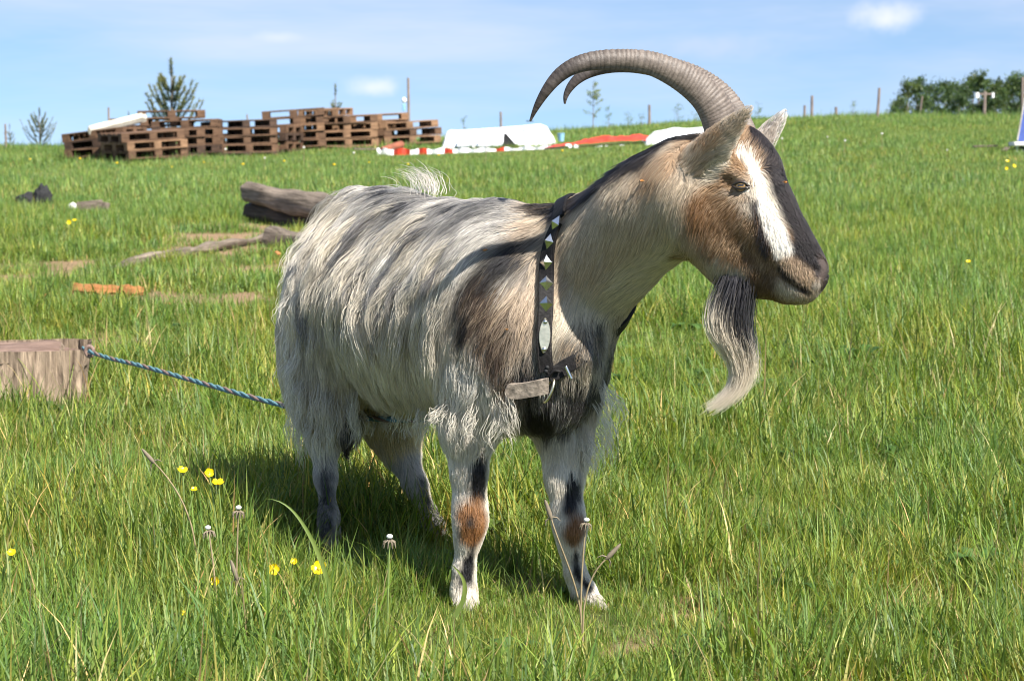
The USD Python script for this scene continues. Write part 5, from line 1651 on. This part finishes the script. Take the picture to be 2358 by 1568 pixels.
def strap(path, width, thick, closed=False):
    """A flat band along the path, lying flat on the coat."""
    n = field_n(path)
    t = np.gradient(path, axis=0)
    t = unit_rows(t)
    w = unit_rows(np.cross(n, t))
    n = np.cross(t, w)
    a, b = width / 2, thick / 2
    ring = np.array([(-a, -b), (-a + .002, -b - .0004), (a - .002, -b - .0004), (a, -b), (a, b), (a - .002, b + .0006), (-a + .002, b + .0006), (-a, b)])
    v = path[:, None] + ring[None, :, :1] * w[:, None] + ring[None, :, 1:] * n[:, None]
    k, m = len(path), len(ring)
    i, j = np.meshgrid(np.arange(k - 1), np.arange(m), indexing='ij')
    q = np.stack([i * m + j, i * m + (j + 1) % m, (i + 1) * m + (j + 1) % m, (i + 1) * m + j], -1).reshape(-1, 4)
    caps = np.array([[0, 7, 6, 5], [0, 5, 4, 3], [0, 3, 2, 1], [m * (k - 1), m * (k - 1) + 1, m * (k - 1) + 2, m * (k - 1) + 3], [m * (k - 1), m * (k - 1) + 3, m * (k - 1) + 4, m * (k - 1) + 5], [m * (k - 1), m * (k - 1) + 5, m * (k - 1) + 6, m * (k - 1) + 7]])
    return v.reshape(-1, 3), np.vstack([q, caps])


plain('stitch_look', (0.07, 0.055, 0.05), 0.7)
LIFT = 0.013
collar = thing('collar', 'black leather collar with pyramid studs around the neck of the goat', 'collar')
main = skin_path([(1301, 512), (1292, 526), (1275, 568), (1263, 620), (1257, 680), (1253, 740), (1251, 790), (1254, 830), (1259, 858)], LIFT, 46)
main = ndimage.gaussian_filter1d(main, 2.0, axis=0, mode='nearest')
part(collar, 'strap', strap(main, .027, .005), 'leather_look', 30)
for s in (-1, 1):
    n = field_n(main)
    t_ = unit_rows(np.gradient(main, axis=0))
    w_ = unit_rows(np.cross(n, t_))
    part(collar, 'stitching', tube(main + w_ * s * .0105 + n * .0026, .0006, 5), 'stitch_look', True)
back = [main[0], main[0] + np.array([.016, .055, .022]), main[0] + np.array([.045, .13, -.01]), G(.03, -.12, .70), G(.05, -.150, .62), G(.09, -.135, .54), G(.13, -.09, .49)]
bk = resample(np.array(back), 40)
for _ in range(4):
    f = field(bk)
    bk[1:] += field_n(bk)[1:] * (LIFT - f)[1:, None] * .8
bk = ndimage.gaussian_filter1d(bk, 1.5, axis=0, mode='nearest')
front = skin_path([(1262, 862), (1285, 852), (1310, 840), (1330, 828), (1344, 818)], LIFT, 22)
front -= field_n(front) * np.linspace(0, .018, 22)[:, None] ** 1.0
bk -= field_n(bk) * (.02 * sstep(.75, 1, np.linspace(0, 1, 40)))[:, None]
part(collar, 'strap', strap(bk, .027, .005), 'leather_look', 30)
part(collar, 'strap', strap(front, .026, .005), 'leather_look', 30)


def frame_at(px, py, lift=LIFT):
    p = hit(px, py, lift)
    i = int(np.argmin(np.linalg.norm(main - p, axis=1)))
    c = main[i]
    n = field_n(c[None])[0]
    t = unit(main[min(i + 1, len(main) - 1)] - main[max(i - 1, 0)])
    w = unit(np.cross(n, t))
    return c + n * .003, t, w, np.cross(t, w)


for px, py in ((1293, 522), (1273, 563), (1264, 608), (1257, 655), (1253, 700)):
    c, t, w, n = frame_at(px, py)
    if n @ field_n(c[None])[0] < 0:
        n = -n
    s, h = .0125, .0095
    base = [c + t * s * 1.15, c + w * s, c - t * s * 1.15, c - w * s]
    low = [q - n * .003 for q in base]
    V = np.array(base + low + [c + n * h])
    F = [[0, 1, 8], [1, 2, 8], [2, 3, 8], [3, 0, 8], [0, 4, 5], [0, 5, 1], [1, 5, 6], [1, 6, 2], [2, 6, 7], [2, 7, 3], [3, 7, 4], [3, 4, 0]]
    mm = trimesh.Trimesh(V, F, process=False)
    mm.fix_normals()
    part(collar, 'stud', (np.array(mm.vertices), np.array(mm.faces)), 'steel_look')
c, t, w, n = frame_at(1251, 773)
if n @ field_n(c[None])[0] < 0:
    n = -n
ang = np.linspace(0, 2 * np.pi, 33)[:-1]
rim0 = [c + t * math.sin(a) * .032 + w * math.cos(a) * .0105 * (1 - .25 * abs(math.sin(a)) ** 3) for a in ang]
rim1 = [c + (q - c) * .93 + n * .0030 for q in rim0]
V = np.array(rim0 + rim1 + [c + n * .0032])
F = []
for k in range(32):
    j = (k + 1) % 32
    F += [[k, j, 32 + j], [k, 32 + j, 32 + k], [32 + k, 32 + j, 64]]
mm = trimesh.Trimesh(V, F, process=False)
if mm.face_normals[2] @ n < 0:
    F = [f[::-1] for f in F]
part(collar, 'name_plate', (V, np.array(F)), 'brass_look', 40)
for s in (-1, 1):
    m = trimesh.creation.icosphere(2, .0042)
    part(collar, 'rivet', (np.array(m.vertices) + c + t * s * .0245 + n * .0035, np.array(m.faces)), 'steel_look', True)
# buckle ring, slide and the worn strap end
RB = hit(1262, 892, .016)
nb = unit(EYE - RB)
ub, vb = unit(np.array([.35, 0, .94])), None
vb = unit(np.cross(ub, nb))
part(collar, 'ring', tube([RB + ub * .022 * math.cos(a) + (vb * .45 + nb * .9) * .012 * math.sin(a) for a in np.linspace(0, 2 * np.pi, 25)], .0026, 8), 'brass_look', True)
RS = hit(1312, 851, .019)
us = unit(np.array([.42, 0, -.9]))
part(collar, 'slide_bar', tube([RS - us * .012, RS + us * .012], .0032, 8), 'steel_look', True)
part(collar, 'buckle_tongue', tube([hit(1262, 862, .018), hit(1275, 848, .02), hit(1290, 850, .018)], .003, 8), 'leather_look', True)
for px, py in ((1259, 842), (1256, 850)):
    m = trimesh.creation.icosphere(2, .0035)
    part(collar, 'rivet', (np.array(m.vertices) + hit(px, py, LIFT + .004), np.array(m.faces)), 'dark_look', True)
te = resample(np.array([hit(1262, 880, .020), hit(1235, 884, .022), hit(1205, 886, .026), hit(1172, 884, .030)]), 24)
td = unit_rows(np.gradient(te, axis=0))
tv, tn = np.array([0, -.25, 1.0]), None
V = []
for k, q in enumerate(te):
    u = k / 23
    w2 = .0145 * (1 if u < .85 else math.sqrt(max(1 - ((u - .85) / .155) ** 2, .02)))
    n2 = unit(np.cross(td[k], tv))
    for x, y_ in ((-1, -1), (1, -1), (1, 1), (-1, 1)):
        V.append(q + unit(tv) * w2 * x + n2 * .0025 * y_)
V = np.array(V)
i, j = np.meshgrid(np.arange(23), np.arange(4), indexing='ij')
Q = np.stack([i * 4 + j, i * 4 + (j + 1) % 4, (i + 1) * 4 + (j + 1) % 4, (i + 1) * 4 + j], -1).reshape(-1, 4)
part(collar, 'strap_end', (V, np.vstack([Q, [[0, 3, 2, 1], [92, 93, 94, 95]]])), 'worn_leather_look', 40, label='worn grey tip of the leather strap')

rope_c = resample(np.array([at(190, 802, 6.05), at(206, 809, 6.0), at(300, 836, 5.62), at(430, 872, 5.18), at(550, 906, 4.82), at(665, 936, 4.56), at(800, 958, 4.28), at(930, 966, 4.0), at(1025, 965, 3.80), at(1150, 955, 3.66), at(1258, 908, 3.52)]), 420)
rope = thing('rope', 'twisted teal and brown rope from the wooden block to the goat', 'rope')
T, n, b = frames(rope_c)
s = np.r_[0, np.cumsum(np.linalg.norm(np.diff(rope_c, axis=0), axis=1))]
M['rope_teal_look'] = None
plain('rope_teal_look', (0.09, 0.19, 0.215), 0.8, 0.5, 120, 0.6, 500, dist=0.002)
plain('rope_brown_look', (0.20, 0.13, 0.105), 0.75, 0.5, 120, 0.6, 500, dist=0.002)
for k in range(3):
    ph = s * 2 * np.pi / .17 + k * 2 * np.pi / 3
    q = rope_c + (n * np.cos(ph)[:, None] + b * np.sin(ph)[:, None]) * .0032
    part(rope, 'strand', tube(q, .0037, 8), 'rope_brown_look' if k == 1 else 'rope_teal_look', True)
part(rope, 'knot', tube([at(206, 809, 6.0) + np.array([math.cos(a) * .012, 0, math.sin(a) * .016]) for a in np.linspace(0, 6.28, 13)], .006, 8), 'rope_brown_look', True)

# ------------------------------------------------------------------ grass
rg = np.random.default_rng(44)
TONES = 1.08 * np.array([[.115, .190, .026], [.148, .222, .032], [.090, .158, .028], [.192, .245, .044], [.225, .240, .060], [.122, .195, .040], [.072, .128, .028]])


def blade_batch(n, radius, hmin, hmax, width, bend, seed, straw=.05, segs=4, tones=TONES):
    r = np.random.default_rng(seed)
    a, q = r.uniform(0, 2 * np.pi, n), radius * np.sqrt(r.random(n))
    root = np.stack([q * np.cos(a), q * np.sin(a), np.full(n, -.012)], 1)
    h = r.uniform(hmin, hmax, n) * (1 - .25 * (q / radius) ** 2)
    dirn = r.uniform(0, 2 * np.pi, n)
    D = np.stack([np.cos(dirn), np.sin(dirn), 0 * dirn], 1)
    lean = np.abs(r.normal(.18, .22, n)) + .02
    bd = np.abs(r.normal(0, bend, n))
    Wd = np.stack([-np.sin(dirn + r.normal(0, .5, n)), np.cos(dirn), 0 * dirn], 1)
    w = width * r.uniform(.6, 1.3, n)
    t = np.linspace(0, 1, segs + 1)
    V = []
    for k, u in enumerate(t):
        ang = lean + bd * u * 1.6
        hor = h * (np.sin(lean) * u + bd * .62 * u ** 2)
        ver = h * (np.cos(lean) * u - bd * .42 * u ** 2.6)
        c = root + D * hor[:, None] + np.stack([0 * h, 0 * h, ver], 1)
        ww = w * (1 - u ** 2.2) * (0.55 + .9 * u * (1 - u) * 2) * .5
        if k < segs:
            V += [c - Wd * ww[:, None], c + Wd * ww[:, None]]
        else:
            V += [c]
    V = np.stack(V, 1)
    m = V.shape[1]
    f = []
    for k in range(segs - 1):
        o = 2 * k
        f += [[o, o + 1, o + 3], [o, o + 3, o + 2]]
    f += [[m - 3, m - 2, m - 1]]
    F = (np.arange(n)[:, None, None] * m + np.array(f)[None]).reshape(-1, 3)
    C = tones[r.integers(0, len(tones), n)] * np.exp(r.normal(0, .18, (n, 1)))
    st = r.random(n) < straw
    C[st] = np.array([.36, .27, .13]) * np.exp(r.normal(0, .25, (st.sum(), 1)))
    C = np.repeat(C[:, None], m, 1)
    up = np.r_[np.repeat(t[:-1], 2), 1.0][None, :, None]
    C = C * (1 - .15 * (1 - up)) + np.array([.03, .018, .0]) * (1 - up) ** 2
    return V.reshape(-1, 3), F, C.reshape(-1, 3)


def merge(*b):
    V, F, C, n = [], [], [], 0
    for v, f, c in b:
        V.append(v), F.append(f + n), C.append(c)
        n += len(v)
    return (np.vstack(V), np.vstack(F)), np.vstack(C)


def leaf_rosette(n, L, W, seed, tone):
    r = np.random.default_rng(seed)
    V, F, C, o = [], [], [], 0
    for k in range(n):
        a = r.uniform(0, 6.28)
        l, w = L * r.uniform(.6, 1.2), W * r.uniform(.7, 1.2)
        t = np.linspace(0, 1, 7)
        half = w * np.sin(np.pi * t ** .8) ** .8 * (1 + .35 * np.cos(t * 26)) * .5 + .0006
        x, z = t * l, .035 * np.sin(t * 2.6) + .012
        d, s_ = np.array([math.cos(a), math.sin(a)]), np.array([-math.sin(a), math.cos(a)])
        for sgn in (-1, 1):
            V.append(np.c_[x[:, None] * d + sgn * half[:, None] * s_, z + .15 * half])
        i = np.arange(6)
        F.append(np.vstack([np.c_[o + i, o + i + 1, o + 8 + i], np.c_[o + i, o + 8 + i, o + 7 + i]]))
        C.append(np.tile(np.array(tone) * r.uniform(.7, 1.3), (14, 1)))
        o += 14
    return np.vstack(V), np.vstack(F), np.vstack(C)


inst = UsdGeom.PointInstancer.Define(stage, '/World/grass')
tag(inst.GetPrim(), 'green meadow grass of thin bent blades covering the field', 'grass', None, 'stuff')
UsdGeom.Scope.Define(stage, '/World/grass/tufts')
protos = []


def proto(name, mesh, col):
    path = f'/World/grass/tufts/{name}_{len(protos):03d}'
    m = usdkit.mesh(stage, path, mesh, M['grass_look'])
    UsdGeom.PrimvarsAPI(m).CreatePrimvar('tone', Sdf.ValueTypeNames.Color3fArray, 'vertex').Set(Vt.Vec3fArray.FromNumpy(col.astype(np.float32)))
    protos.append(path)
    return len(protos) - 1


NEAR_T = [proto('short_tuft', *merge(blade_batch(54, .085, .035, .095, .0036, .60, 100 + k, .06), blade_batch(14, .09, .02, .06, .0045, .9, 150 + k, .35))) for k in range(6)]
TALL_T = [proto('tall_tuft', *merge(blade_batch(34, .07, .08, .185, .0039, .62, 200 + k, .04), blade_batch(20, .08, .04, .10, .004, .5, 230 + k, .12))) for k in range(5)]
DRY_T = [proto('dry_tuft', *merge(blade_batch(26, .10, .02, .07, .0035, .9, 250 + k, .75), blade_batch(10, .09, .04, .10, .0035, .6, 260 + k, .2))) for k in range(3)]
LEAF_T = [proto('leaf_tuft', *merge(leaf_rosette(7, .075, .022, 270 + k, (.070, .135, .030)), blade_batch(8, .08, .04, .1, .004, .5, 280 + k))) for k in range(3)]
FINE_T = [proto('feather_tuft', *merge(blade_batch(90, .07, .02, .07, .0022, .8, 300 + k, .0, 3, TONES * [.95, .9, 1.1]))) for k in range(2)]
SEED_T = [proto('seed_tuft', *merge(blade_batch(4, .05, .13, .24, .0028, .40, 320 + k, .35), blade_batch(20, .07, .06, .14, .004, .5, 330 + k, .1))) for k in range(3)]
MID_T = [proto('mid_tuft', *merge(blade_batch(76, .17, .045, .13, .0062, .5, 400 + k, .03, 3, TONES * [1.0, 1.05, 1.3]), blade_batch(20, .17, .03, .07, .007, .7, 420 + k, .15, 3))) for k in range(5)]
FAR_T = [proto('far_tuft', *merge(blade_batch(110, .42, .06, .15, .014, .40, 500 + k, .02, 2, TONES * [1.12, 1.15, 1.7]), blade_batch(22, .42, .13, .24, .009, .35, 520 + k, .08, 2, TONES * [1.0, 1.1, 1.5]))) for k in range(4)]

POS, IDX, SCL, ROT = [], [], [], []


def sow(n, y0, y1, kinds_of, scale, power=1.0, margin=.7):
    u = rg.random(n)
    y = y0 + (y1 - y0) * u ** power
    half = .2625 * y + margin
    x = rg.uniform(-1, 1, n) * half
    keep = rg.random(n) < (half / (.2625 * y1 + margin)) ** (1 if power == 1.0 else 0)
    x, y = x[keep], y[keep]
    kind, sc = kinds_of(x, y)
    ok = kind >= 0
    x, y, kind, sc = x[ok], y[ok], kind[ok], sc[ok]
    z = ground_z(x, y)
    POS.append(np.c_[x, y, z]), IDX.append(kind), SCL.append(sc * scale * rg.uniform(.8, 1.25, len(x))), ROT.append(rg.uniform(0, 2 * np.pi, len(x)))


def blocked(x, y):
    b = (x > SX0 - .02) & (x < SX1 + .02) & (y > SY0 - .02) & (y < SY1 + .02)
    b = b | ((x > -2.6) & (x < 4.0) & (y > 34.6) & (y < 37.9))
    return b


def near_kinds(x, y):
    p = np.c_[x, y, 0 * x]
    b = bareness(x, y)
    n1, n2 = meshkit.noise(p * 1.6, 51), meshkit.noise(p * 5.0, 52)
    px = CX + x / y * FPX
    left = sstep(1500, 600, px) * sstep(9, 5, y)                   # the grass stands higher round and left of the goat
    shade = np.exp(-((x + .50) / .50) ** 2 - ((y - 4.25) / .6) ** 2)
    tall = .16 + .30 * left * n1 + .55 * shade + .22 * (n2 > .58) + .18 * sstep(3.3, 3.0, y) * left
    hoof = np.min([np.hypot(x - hx, (y - hy) * .7) + o for hx, hy, o in ((-.09, 3.42, 0), (.15, 3.42, 0), (-.09, 3.25, .05), (.14, 3.25, .05), (-.36, 4.0, .06), (-.34, 3.8, .12), (-.14, 4.05, .06), (-.12, 3.88, .10))], axis=0)
    u = rg.random(len(x))
    k = rg.integers(0, 6, len(x))
    kind = np.array(NEAR_T)[k]
    kind = np.where(u < tall, np.array(TALL_T)[k % 5], kind)
    dry = .10 + .45 * sstep(.45, .7, meshkit.noise(p * 3.1, 58)) * sstep(1450, 2100, px) * sstep(5.5, 4.2, y) + .5 * (b > .25)
    kind = np.where((rg.random(len(x)) < dry), np.array(DRY_T)[k % 3], kind)
    kind = np.where(rg.random(len(x)) < .012, np.array(LEAF_T)[k % 3], kind)
    kind = np.where(rg.random(len(x)) < .05 + .12 * (n2 > .66), np.array(FINE_T)[k % 2], kind)
    kind = np.where(rg.random(len(x)) < .022 + .03 * left, np.array(SEED_T)[k % 3], kind)
    thin = rg.random(len(x)) < b * .88
    kind = np.where((hoof < .17) & np.isin(kind, TALL_T + SEED_T), np.array(NEAR_T)[k], kind)
    kind = np.where(thin | blocked(x, y), -1, kind)
    n3 = meshkit.noise(p * 2.6, 57)
    return kind, (.72 + .75 * n1 + .55 * np.maximum(n3 - .5, 0)) * (1 - .45 * b) * (1 + .45 * shade) * (.40 + .60 * sstep(.08, .32, hoof))


def mid_kinds(x, y):
    p = np.c_[x, y, 0 * x]
    b = bareness(x, y)
    n1 = meshkit.noise(p * .8, 53)
    k = rg.integers(0, 5, len(x))
    kind = np.array(MID_T)[k]
    kind = np.where(rg.random(len(x)) < .25, np.array(TALL_T)[k], kind)
    kind = np.where(rg.random(len(x)) < .05, np.array(DRY_T)[k % 3], kind)
    return np.where((rg.random(len(x)) < b * .9) | blocked(x, y), -1, kind), (.80 + .75 * n1) * (1 - .4 * b) * (1 + .15 * sstep(0, 4, x))


def far_kinds(x, y):
    p = np.c_[x, y, 0 * x]
    b = bareness(x, y)
    n1 = meshkit.noise(p * .3, 54)
    k = rg.integers(0, 4, len(x))
    return np.where((rg.random(len(x)) < b * .9) | blocked(x, y), -1, np.array(FAR_T)[k]), (.45 + .95 * n1) * (1 - .4 * b)


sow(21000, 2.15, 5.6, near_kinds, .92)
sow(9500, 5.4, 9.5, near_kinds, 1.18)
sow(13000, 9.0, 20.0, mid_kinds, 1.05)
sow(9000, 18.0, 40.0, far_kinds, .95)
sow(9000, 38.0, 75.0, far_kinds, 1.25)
POS, IDX, SCL, ROT = np.vstack(POS), np.concatenate(IDX), np.concatenate(SCL), np.concatenate(ROT)
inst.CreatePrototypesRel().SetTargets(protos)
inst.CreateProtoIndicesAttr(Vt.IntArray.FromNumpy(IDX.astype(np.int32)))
inst.CreatePositionsAttr(Vt.Vec3fArray.FromNumpy(POS.astype(np.float32)))
inst.CreateScalesAttr(Vt.Vec3fArray.FromNumpy(np.repeat(SCL[:, None], 3, 1).astype(np.float32)))
inst.CreateOrientationsAttr(Vt.QuathArray([Gf.Quath(float(math.cos(a / 2)), 0, 0, float(math.sin(a / 2))) for a in ROT]))

# ------------------------------------------------------------------ flowers and stalks
def petal(L, W, cup, n=5):
    t = np.linspace(0, 1, n)
    half = W * np.sin(np.pi * (.12 + .80 * t)) ** .7 * .5
    x, z = L * np.sin(t * cup * 1.2) / max(cup, .3), L * (t ** 1.5) * .55 * cup
    v = np.vstack([np.c_[x, -half, z], np.c_[x * 1.03, 0 * x, z - .12 * half], np.c_[x, half, z]])
    i = np.arange(n - 1)
    f = np.vstack([np.c_[i, i + 1, n + i + 1, n + i], np.c_[n + i, n + i + 1, 2 * n + i + 1, 2 * n + i]])
    return v, f


def buttercup(px, py, y, size_px, label, seed, tilt=.5, face=-1.3):
    r = np.random.default_rng(seed)
    h = at(px, py, y)
    base = h + np.array([r.uniform(-.03, .03), r.uniform(-.01, .03), 0])
    base[2] = float(ground_z(base[0], base[1]))
    t = thing('buttercup', label, 'flower', base, None, 'yellow buttercups in the grass')
    top = h - base
    part(t, 'stem', tube(resample(np.array([[0, 0, 0], top * .55 + [r.uniform(-.015, .015), 0, 0], top]), 8), .0013, 6), 'stem_look', True)
    L = size_px / FPX * y * .55
    R = rotz(face + r.uniform(-.4, .4)) @ roty(tilt) @ rotz(r.uniform(0, 1))
    for k in range(5):
        v, f = petal(L, L * 1.05, .85 + r.uniform(-.1, .1))
        part(t, 'petal', ((v @ rotz(k * 2 * np.pi / 5 + r.uniform(-.08, .08)).T) @ R.T + top, f), 'petal_look', 40)
    m = trimesh.creation.icosphere(2, L * .22)
    part(t, 'centre', (np.array(m.vertices) * [1, 1, .7] @ R.T + top + R @ np.array([0, 0, L * .12]), np.array(m.faces)), 'petal_look', True)


for k, (px, py, y, sz, lab) in enumerate([
    (420, 1084, 3.75, 22, 'yellow buttercup furthest left in the group before the goat shadow'), (481, 1088, 3.74, 20, 'buttercup seen side-on, topmost in the group before the goat shadow'), (502, 1113, 3.72, 26, 'wide open buttercup lowest right in the group before the goat shadow'),
    (447, 1127, 3.72, 14, 'smallest half closed buttercup of the group before the goat shadow'), (735, 1309, 3.42, 32, 'largest bright buttercup, left of the near fore leg of the goat'), (630, 1310, 3.40, 24, 'side-on buttercup left of the largest buttercup'),
    (677, 1293, 3.46, 15, 'small buttercup between the largest buttercup and the side-on one'), (496, 1338, 3.36, 20, 'folded buttercup above the bent stalk at the lower left'), (27, 1273, 3.42, 19, 'single buttercup at the far left edge of the picture'),
    (422, 1412, 3.22, 14, 'low buttercup deep in the grass at the lower left'), (2230, 603, 9.0, 10, 'lone yellow flower in the right meadow near the nose'), (160, 512, 14.5, 10, 'yellow flower beside the pale broken board'), (172, 508, 14.7, 9, 'second yellow flower beside the pale broken board'),
    (2320, 372, 22.0, 8, 'yellow flower before the grey seat'), (2335, 383, 21.0, 8, 'lower yellow flower before the grey seat'), (2318, 388, 20.5, 7, 'lowest yellow flower before the grey seat')]):
    buttercup(px, py, y, sz, lab, 600 + k, [.5, 1.3, .35, .6, .95, 1.4, .8, 1.2, .7, .6][k % 10], -1.4)
sp_far = stage.CreateClassPrim('/World/meadow_flower_kind')
part(sp_far, 'stem', tube([[0, 0, 0], [.01, 0, .10], [0, 0, .22]], .003, 5), 'stem_look')
m = trimesh.creation.icosphere(1, .016)
part(sp_far, 'head', (np.array(m.vertices) * [1, 1, .6] + [0, 0, .225], np.array(m.faces)), 'petal_look', True)
wh_far = stage.CreateClassPrim('/World/dandelion_clock_kind')
part(wh_far, 'stem', tube([[0, 0, 0], [.01, 0, .12], [0, 0, .26]], .003, 5), 'dry_stem_look')
m = trimesh.creation.icosphere(1, .0135)
part(wh_far, 'head', (np.array(m.vertices) + [0, 0, .27], np.array(m.faces)), 'fluff_look', True)
YL = [(70, 392, 'the small dark pine'), (185, 398, 'the leftmost pallets'), (270, 412, 'the sloping white plank'), (396, 405, 'the largest pine'), (470, 396, 'the stack right of the largest pine'), (560, 418, 'the middle pallets'),
      (655, 402, 'the tallest pallet stack'), (770, 420, 'the thin pale pine'), (850, 396, 'the gap between the right pallet stacks'), (940, 410, 'the tall bare pole'), (1010, 392, 'the left end of the white cover'), (1295, 382, 'the pale blue bucket')]
WH = [(520, 384, 'the middle pallets'), (610, 392, 'the left edge of the tallest pallet stack'), (700, 380, 'the right edge of the tallest pallet stack'), (815, 388, 'the third pallet stack from the right'), (905, 384, 'the rusty pipe'), (1120, 378, 'the middle of the white cover'),
      (1800, 352, 'the two neighbouring posts by the far ear'), (1905, 338, 'the short stout post'), (1945, 360, 'the slender sapling on the right hill'), (2030, 346, 'the tallest leaning post'), (2180, 372, 'the far wood')]
for k, (px, py, where) in enumerate(YL + WH):
    yellow = k < len(YL)
    q = ground_hit(px, py + 10)
    t = thing('yellow_flower' if yellow else 'dandelion_clock', ('small yellow flower in the grass below ' if yellow else 'pale dandelion seed head in the grass below ') + where, 'flower', q, rotz(rg.uniform(0, 6)) * rg.uniform(.8, 1.25), 'far yellow meadow flowers' if yellow else 'far dandelion seed heads')
    t.GetReferences().AddInternalReference((sp_far if yellow else wh_far).GetPath())
    t.SetInstanceable(True)


def stalk(pts, label, seed, kind='bare'):
    """A dandelion stalk: bare seedless head, or a closed withered bud."""
    r = np.random.default_rng(seed)
    P = np.array([at(*p) for p in pts])
    P[0, 2] = min(P[0, 2], float(ground_z(P[0, 0], P[0, 1])))
    o = P[0].copy()
    t = thing('dandelion_stalk', label, 'dandelion', o, None, 'seedless dandelion stalks in the foreground')
    q = resample(P, 14) - o
    part(t, 'stem', tube(q, np.linspace(.0019, .0013, 14), 8), 'stem_look' if kind == 'green' else 'dry_stem_look', True)
    top, d = q[-1], unit(q[-1] - q[-3])
    if kind in ('bare', 'green'):
        m = trimesh.creation.icosphere(2, .0052)
        part(t, 'head', (np.array(m.vertices) * [1, 1, .75] + top + d * .006, np.array(m.faces)), 'fluff_look', True)
        a = unit(np.cross(d, [0, 1, .2]))
        b = np.cross(d, a)
        for k in range(9):
            g = k * 2 * np.pi / 9
            e = a * math.cos(g) + b * math.sin(g)
            part(t, 'bract', tube([top + e * .003, top + e * .009 - d * .003, top + e * .011 - d * .012], [.0016, .0014, .0005], 4), 'bud_look')
    else:
        v, f = tube([top - d * .004, top + d * .004, top + d * .014, top + d * .026, top + d * .032], [.0025, .0042, .0040, .0030, .0013], 10)
        part(t, 'bud', (v, f), 'bud_look', True)
        a = unit(np.cross(d, [0, 1, .2]))
        for s in (-1, 1):
            part(t, 'bract', tube([top, top + a * s * .010 - d * .004, top + a * s * .014 - d * .012], [.0016, .0013, .0005], 4), 'bud_look')


stalk([(890, 1580, 3.13), (893, 1400, 3.11), (897, 1243, 3.10)], 'tall straight dandelion stalk with bare white head, left of the near fore leg', 1, 'green')
stalk([(542, 1380, 3.35), (546, 1270, 3.36), (549, 1176, 3.36)], 'dandelion stalk with bare head before the goat shadow', 2)
stalk([(497, 1370, 3.35), (490, 1290, 3.36), (480, 1222, 3.37)], 'dandelion stalk with small brown head, left beside the bare-headed one', 3)
stalk([(1340, 1410, 3.38), (1300, 1280, 3.36), (1275, 1212, 3.35), (1268, 1190, 3.35)], 'leaning dry stalk with closed bud across the far fore leg', 4, 'bud')
stalk([(1338, 1400, 3.42), (1342, 1290, 3.42), (1350, 1204, 3.42)], 'thin dry stalk with pale head right of the far fore leg', 5)
stalk([(1343, 1460, 3.30), (1350, 1370, 3.30), (1375, 1310, 3.30), (1400, 1283, 3.30)], 'bent brown stalk with drooping bud right of the far fore leg', 6, 'bud')
stalk([(445, 1195, 3.72), (400, 1120, 3.72), (352, 1062, 3.72)], 'long leaning brown stalk at the left edge of the goat shadow', 9, 'bud')
stalk([(560, 1400, 3.25), (552, 1350, 3.25), (545, 1330, 3.25)], 'low withered stalk with ragged head left of the large buttercup', 10, 'bud')


def long_blade(pts, w, label, tone, seed):
    P = resample(np.array([at(*p) for p in pts]), 22)
    T, n, b = frames(P)
    side = unit_rows(np.cross(T, unit(np.array([0.1, -1, .25]))))
    u = np.linspace(0, 1, 22)
    half = w * (1 - u ** 2.5) * .5 + .0003
    V = np.vstack([P - side * half[:, None], P + np.array([0, .0015, 0]), P + side * half[:, None]])
    i = np.arange(21)
    F = np.vstack([np.c_[i, i + 1, 22 + i + 1, 22 + i], np.c_[22 + i, 22 + i + 1, 44 + i + 1, 44 + i]])
    tag(part('/World', 'grass_blade', (V, F), 'grass_look', True, color=np.tile(np.array(tone), (66, 1))), label, 'grass blade', 'single long grass blades in the foreground')


long_blade([(770, 1400, 3.35), (735, 1280, 3.35), (700, 1210, 3.35), (655, 1160, 3.35), (612, 1148, 3.35)], .008, 'long arching grass blade left of the largest buttercup', (.14, .20, .05), 2)
long_blade([(560, 1540, 3.1), (470, 1400, 3.1), (400, 1320, 3.1)], .008, 'long slanting grass blade at the lower left', (.16, .22, .05), 3)
long_blade([(110, 1568, 3.0), (60, 1500, 3.0), (-20, 1430, 3.0)], .009, 'yellowish blade crossing the lower left corner', (.22, .26, .06), 4)
long_blade([(1045, 1420, 3.3), (1065, 1330, 3.3), (1040, 1300, 3.3)], .008, 'curved grass blade before the near fore hoof', (.13, .19, .05), 7)


# flies resting on the goat
def fly(p, label, seed):
    r = np.random.default_rng(seed)
    n = field_n(p[None])[0]
    t = thing('fly', label, 'fly', p + n * .006, None, 'orange flies on the goat')
    m = trimesh.creation.icosphere(2, 1.0)
    v, f = np.array(m.vertices), np.array(m.faces)
    R = rotz(r.uniform(0, 6)) @ rotx(r.uniform(-.5, .5))
    part(t, 'body', ((v * [.0036, .0015, .0014]) @ R.T, f), 'fly_look', True)
    part(t, 'head', ((v * .0012 + [.0042, 0, 0]) @ R.T, f), 'dark_look', True)
    for s in (-1, 1):
        part(t, 'wing', ((v * [.0038, .0014, .0003] + [-.0021, s * .0016, .0012]) @ R.T, f), 'fly_look', True)


plain('fly_look', (0.42, 0.17, 0.03), 0.4, 0.3, 300)
for k, (px, py, lab) in enumerate([(1487, 420, 'orange fly on the upper neck of the goat'), (1119, 583, 'orange fly on the ribs behind the shoulder'), (1170, 759, 'orange fly on the brown shoulder of the goat'), (1800, 428, 'orange fly on the dark bridge of the nose')]):
    fly(hit(px, py, .004), lab, k)
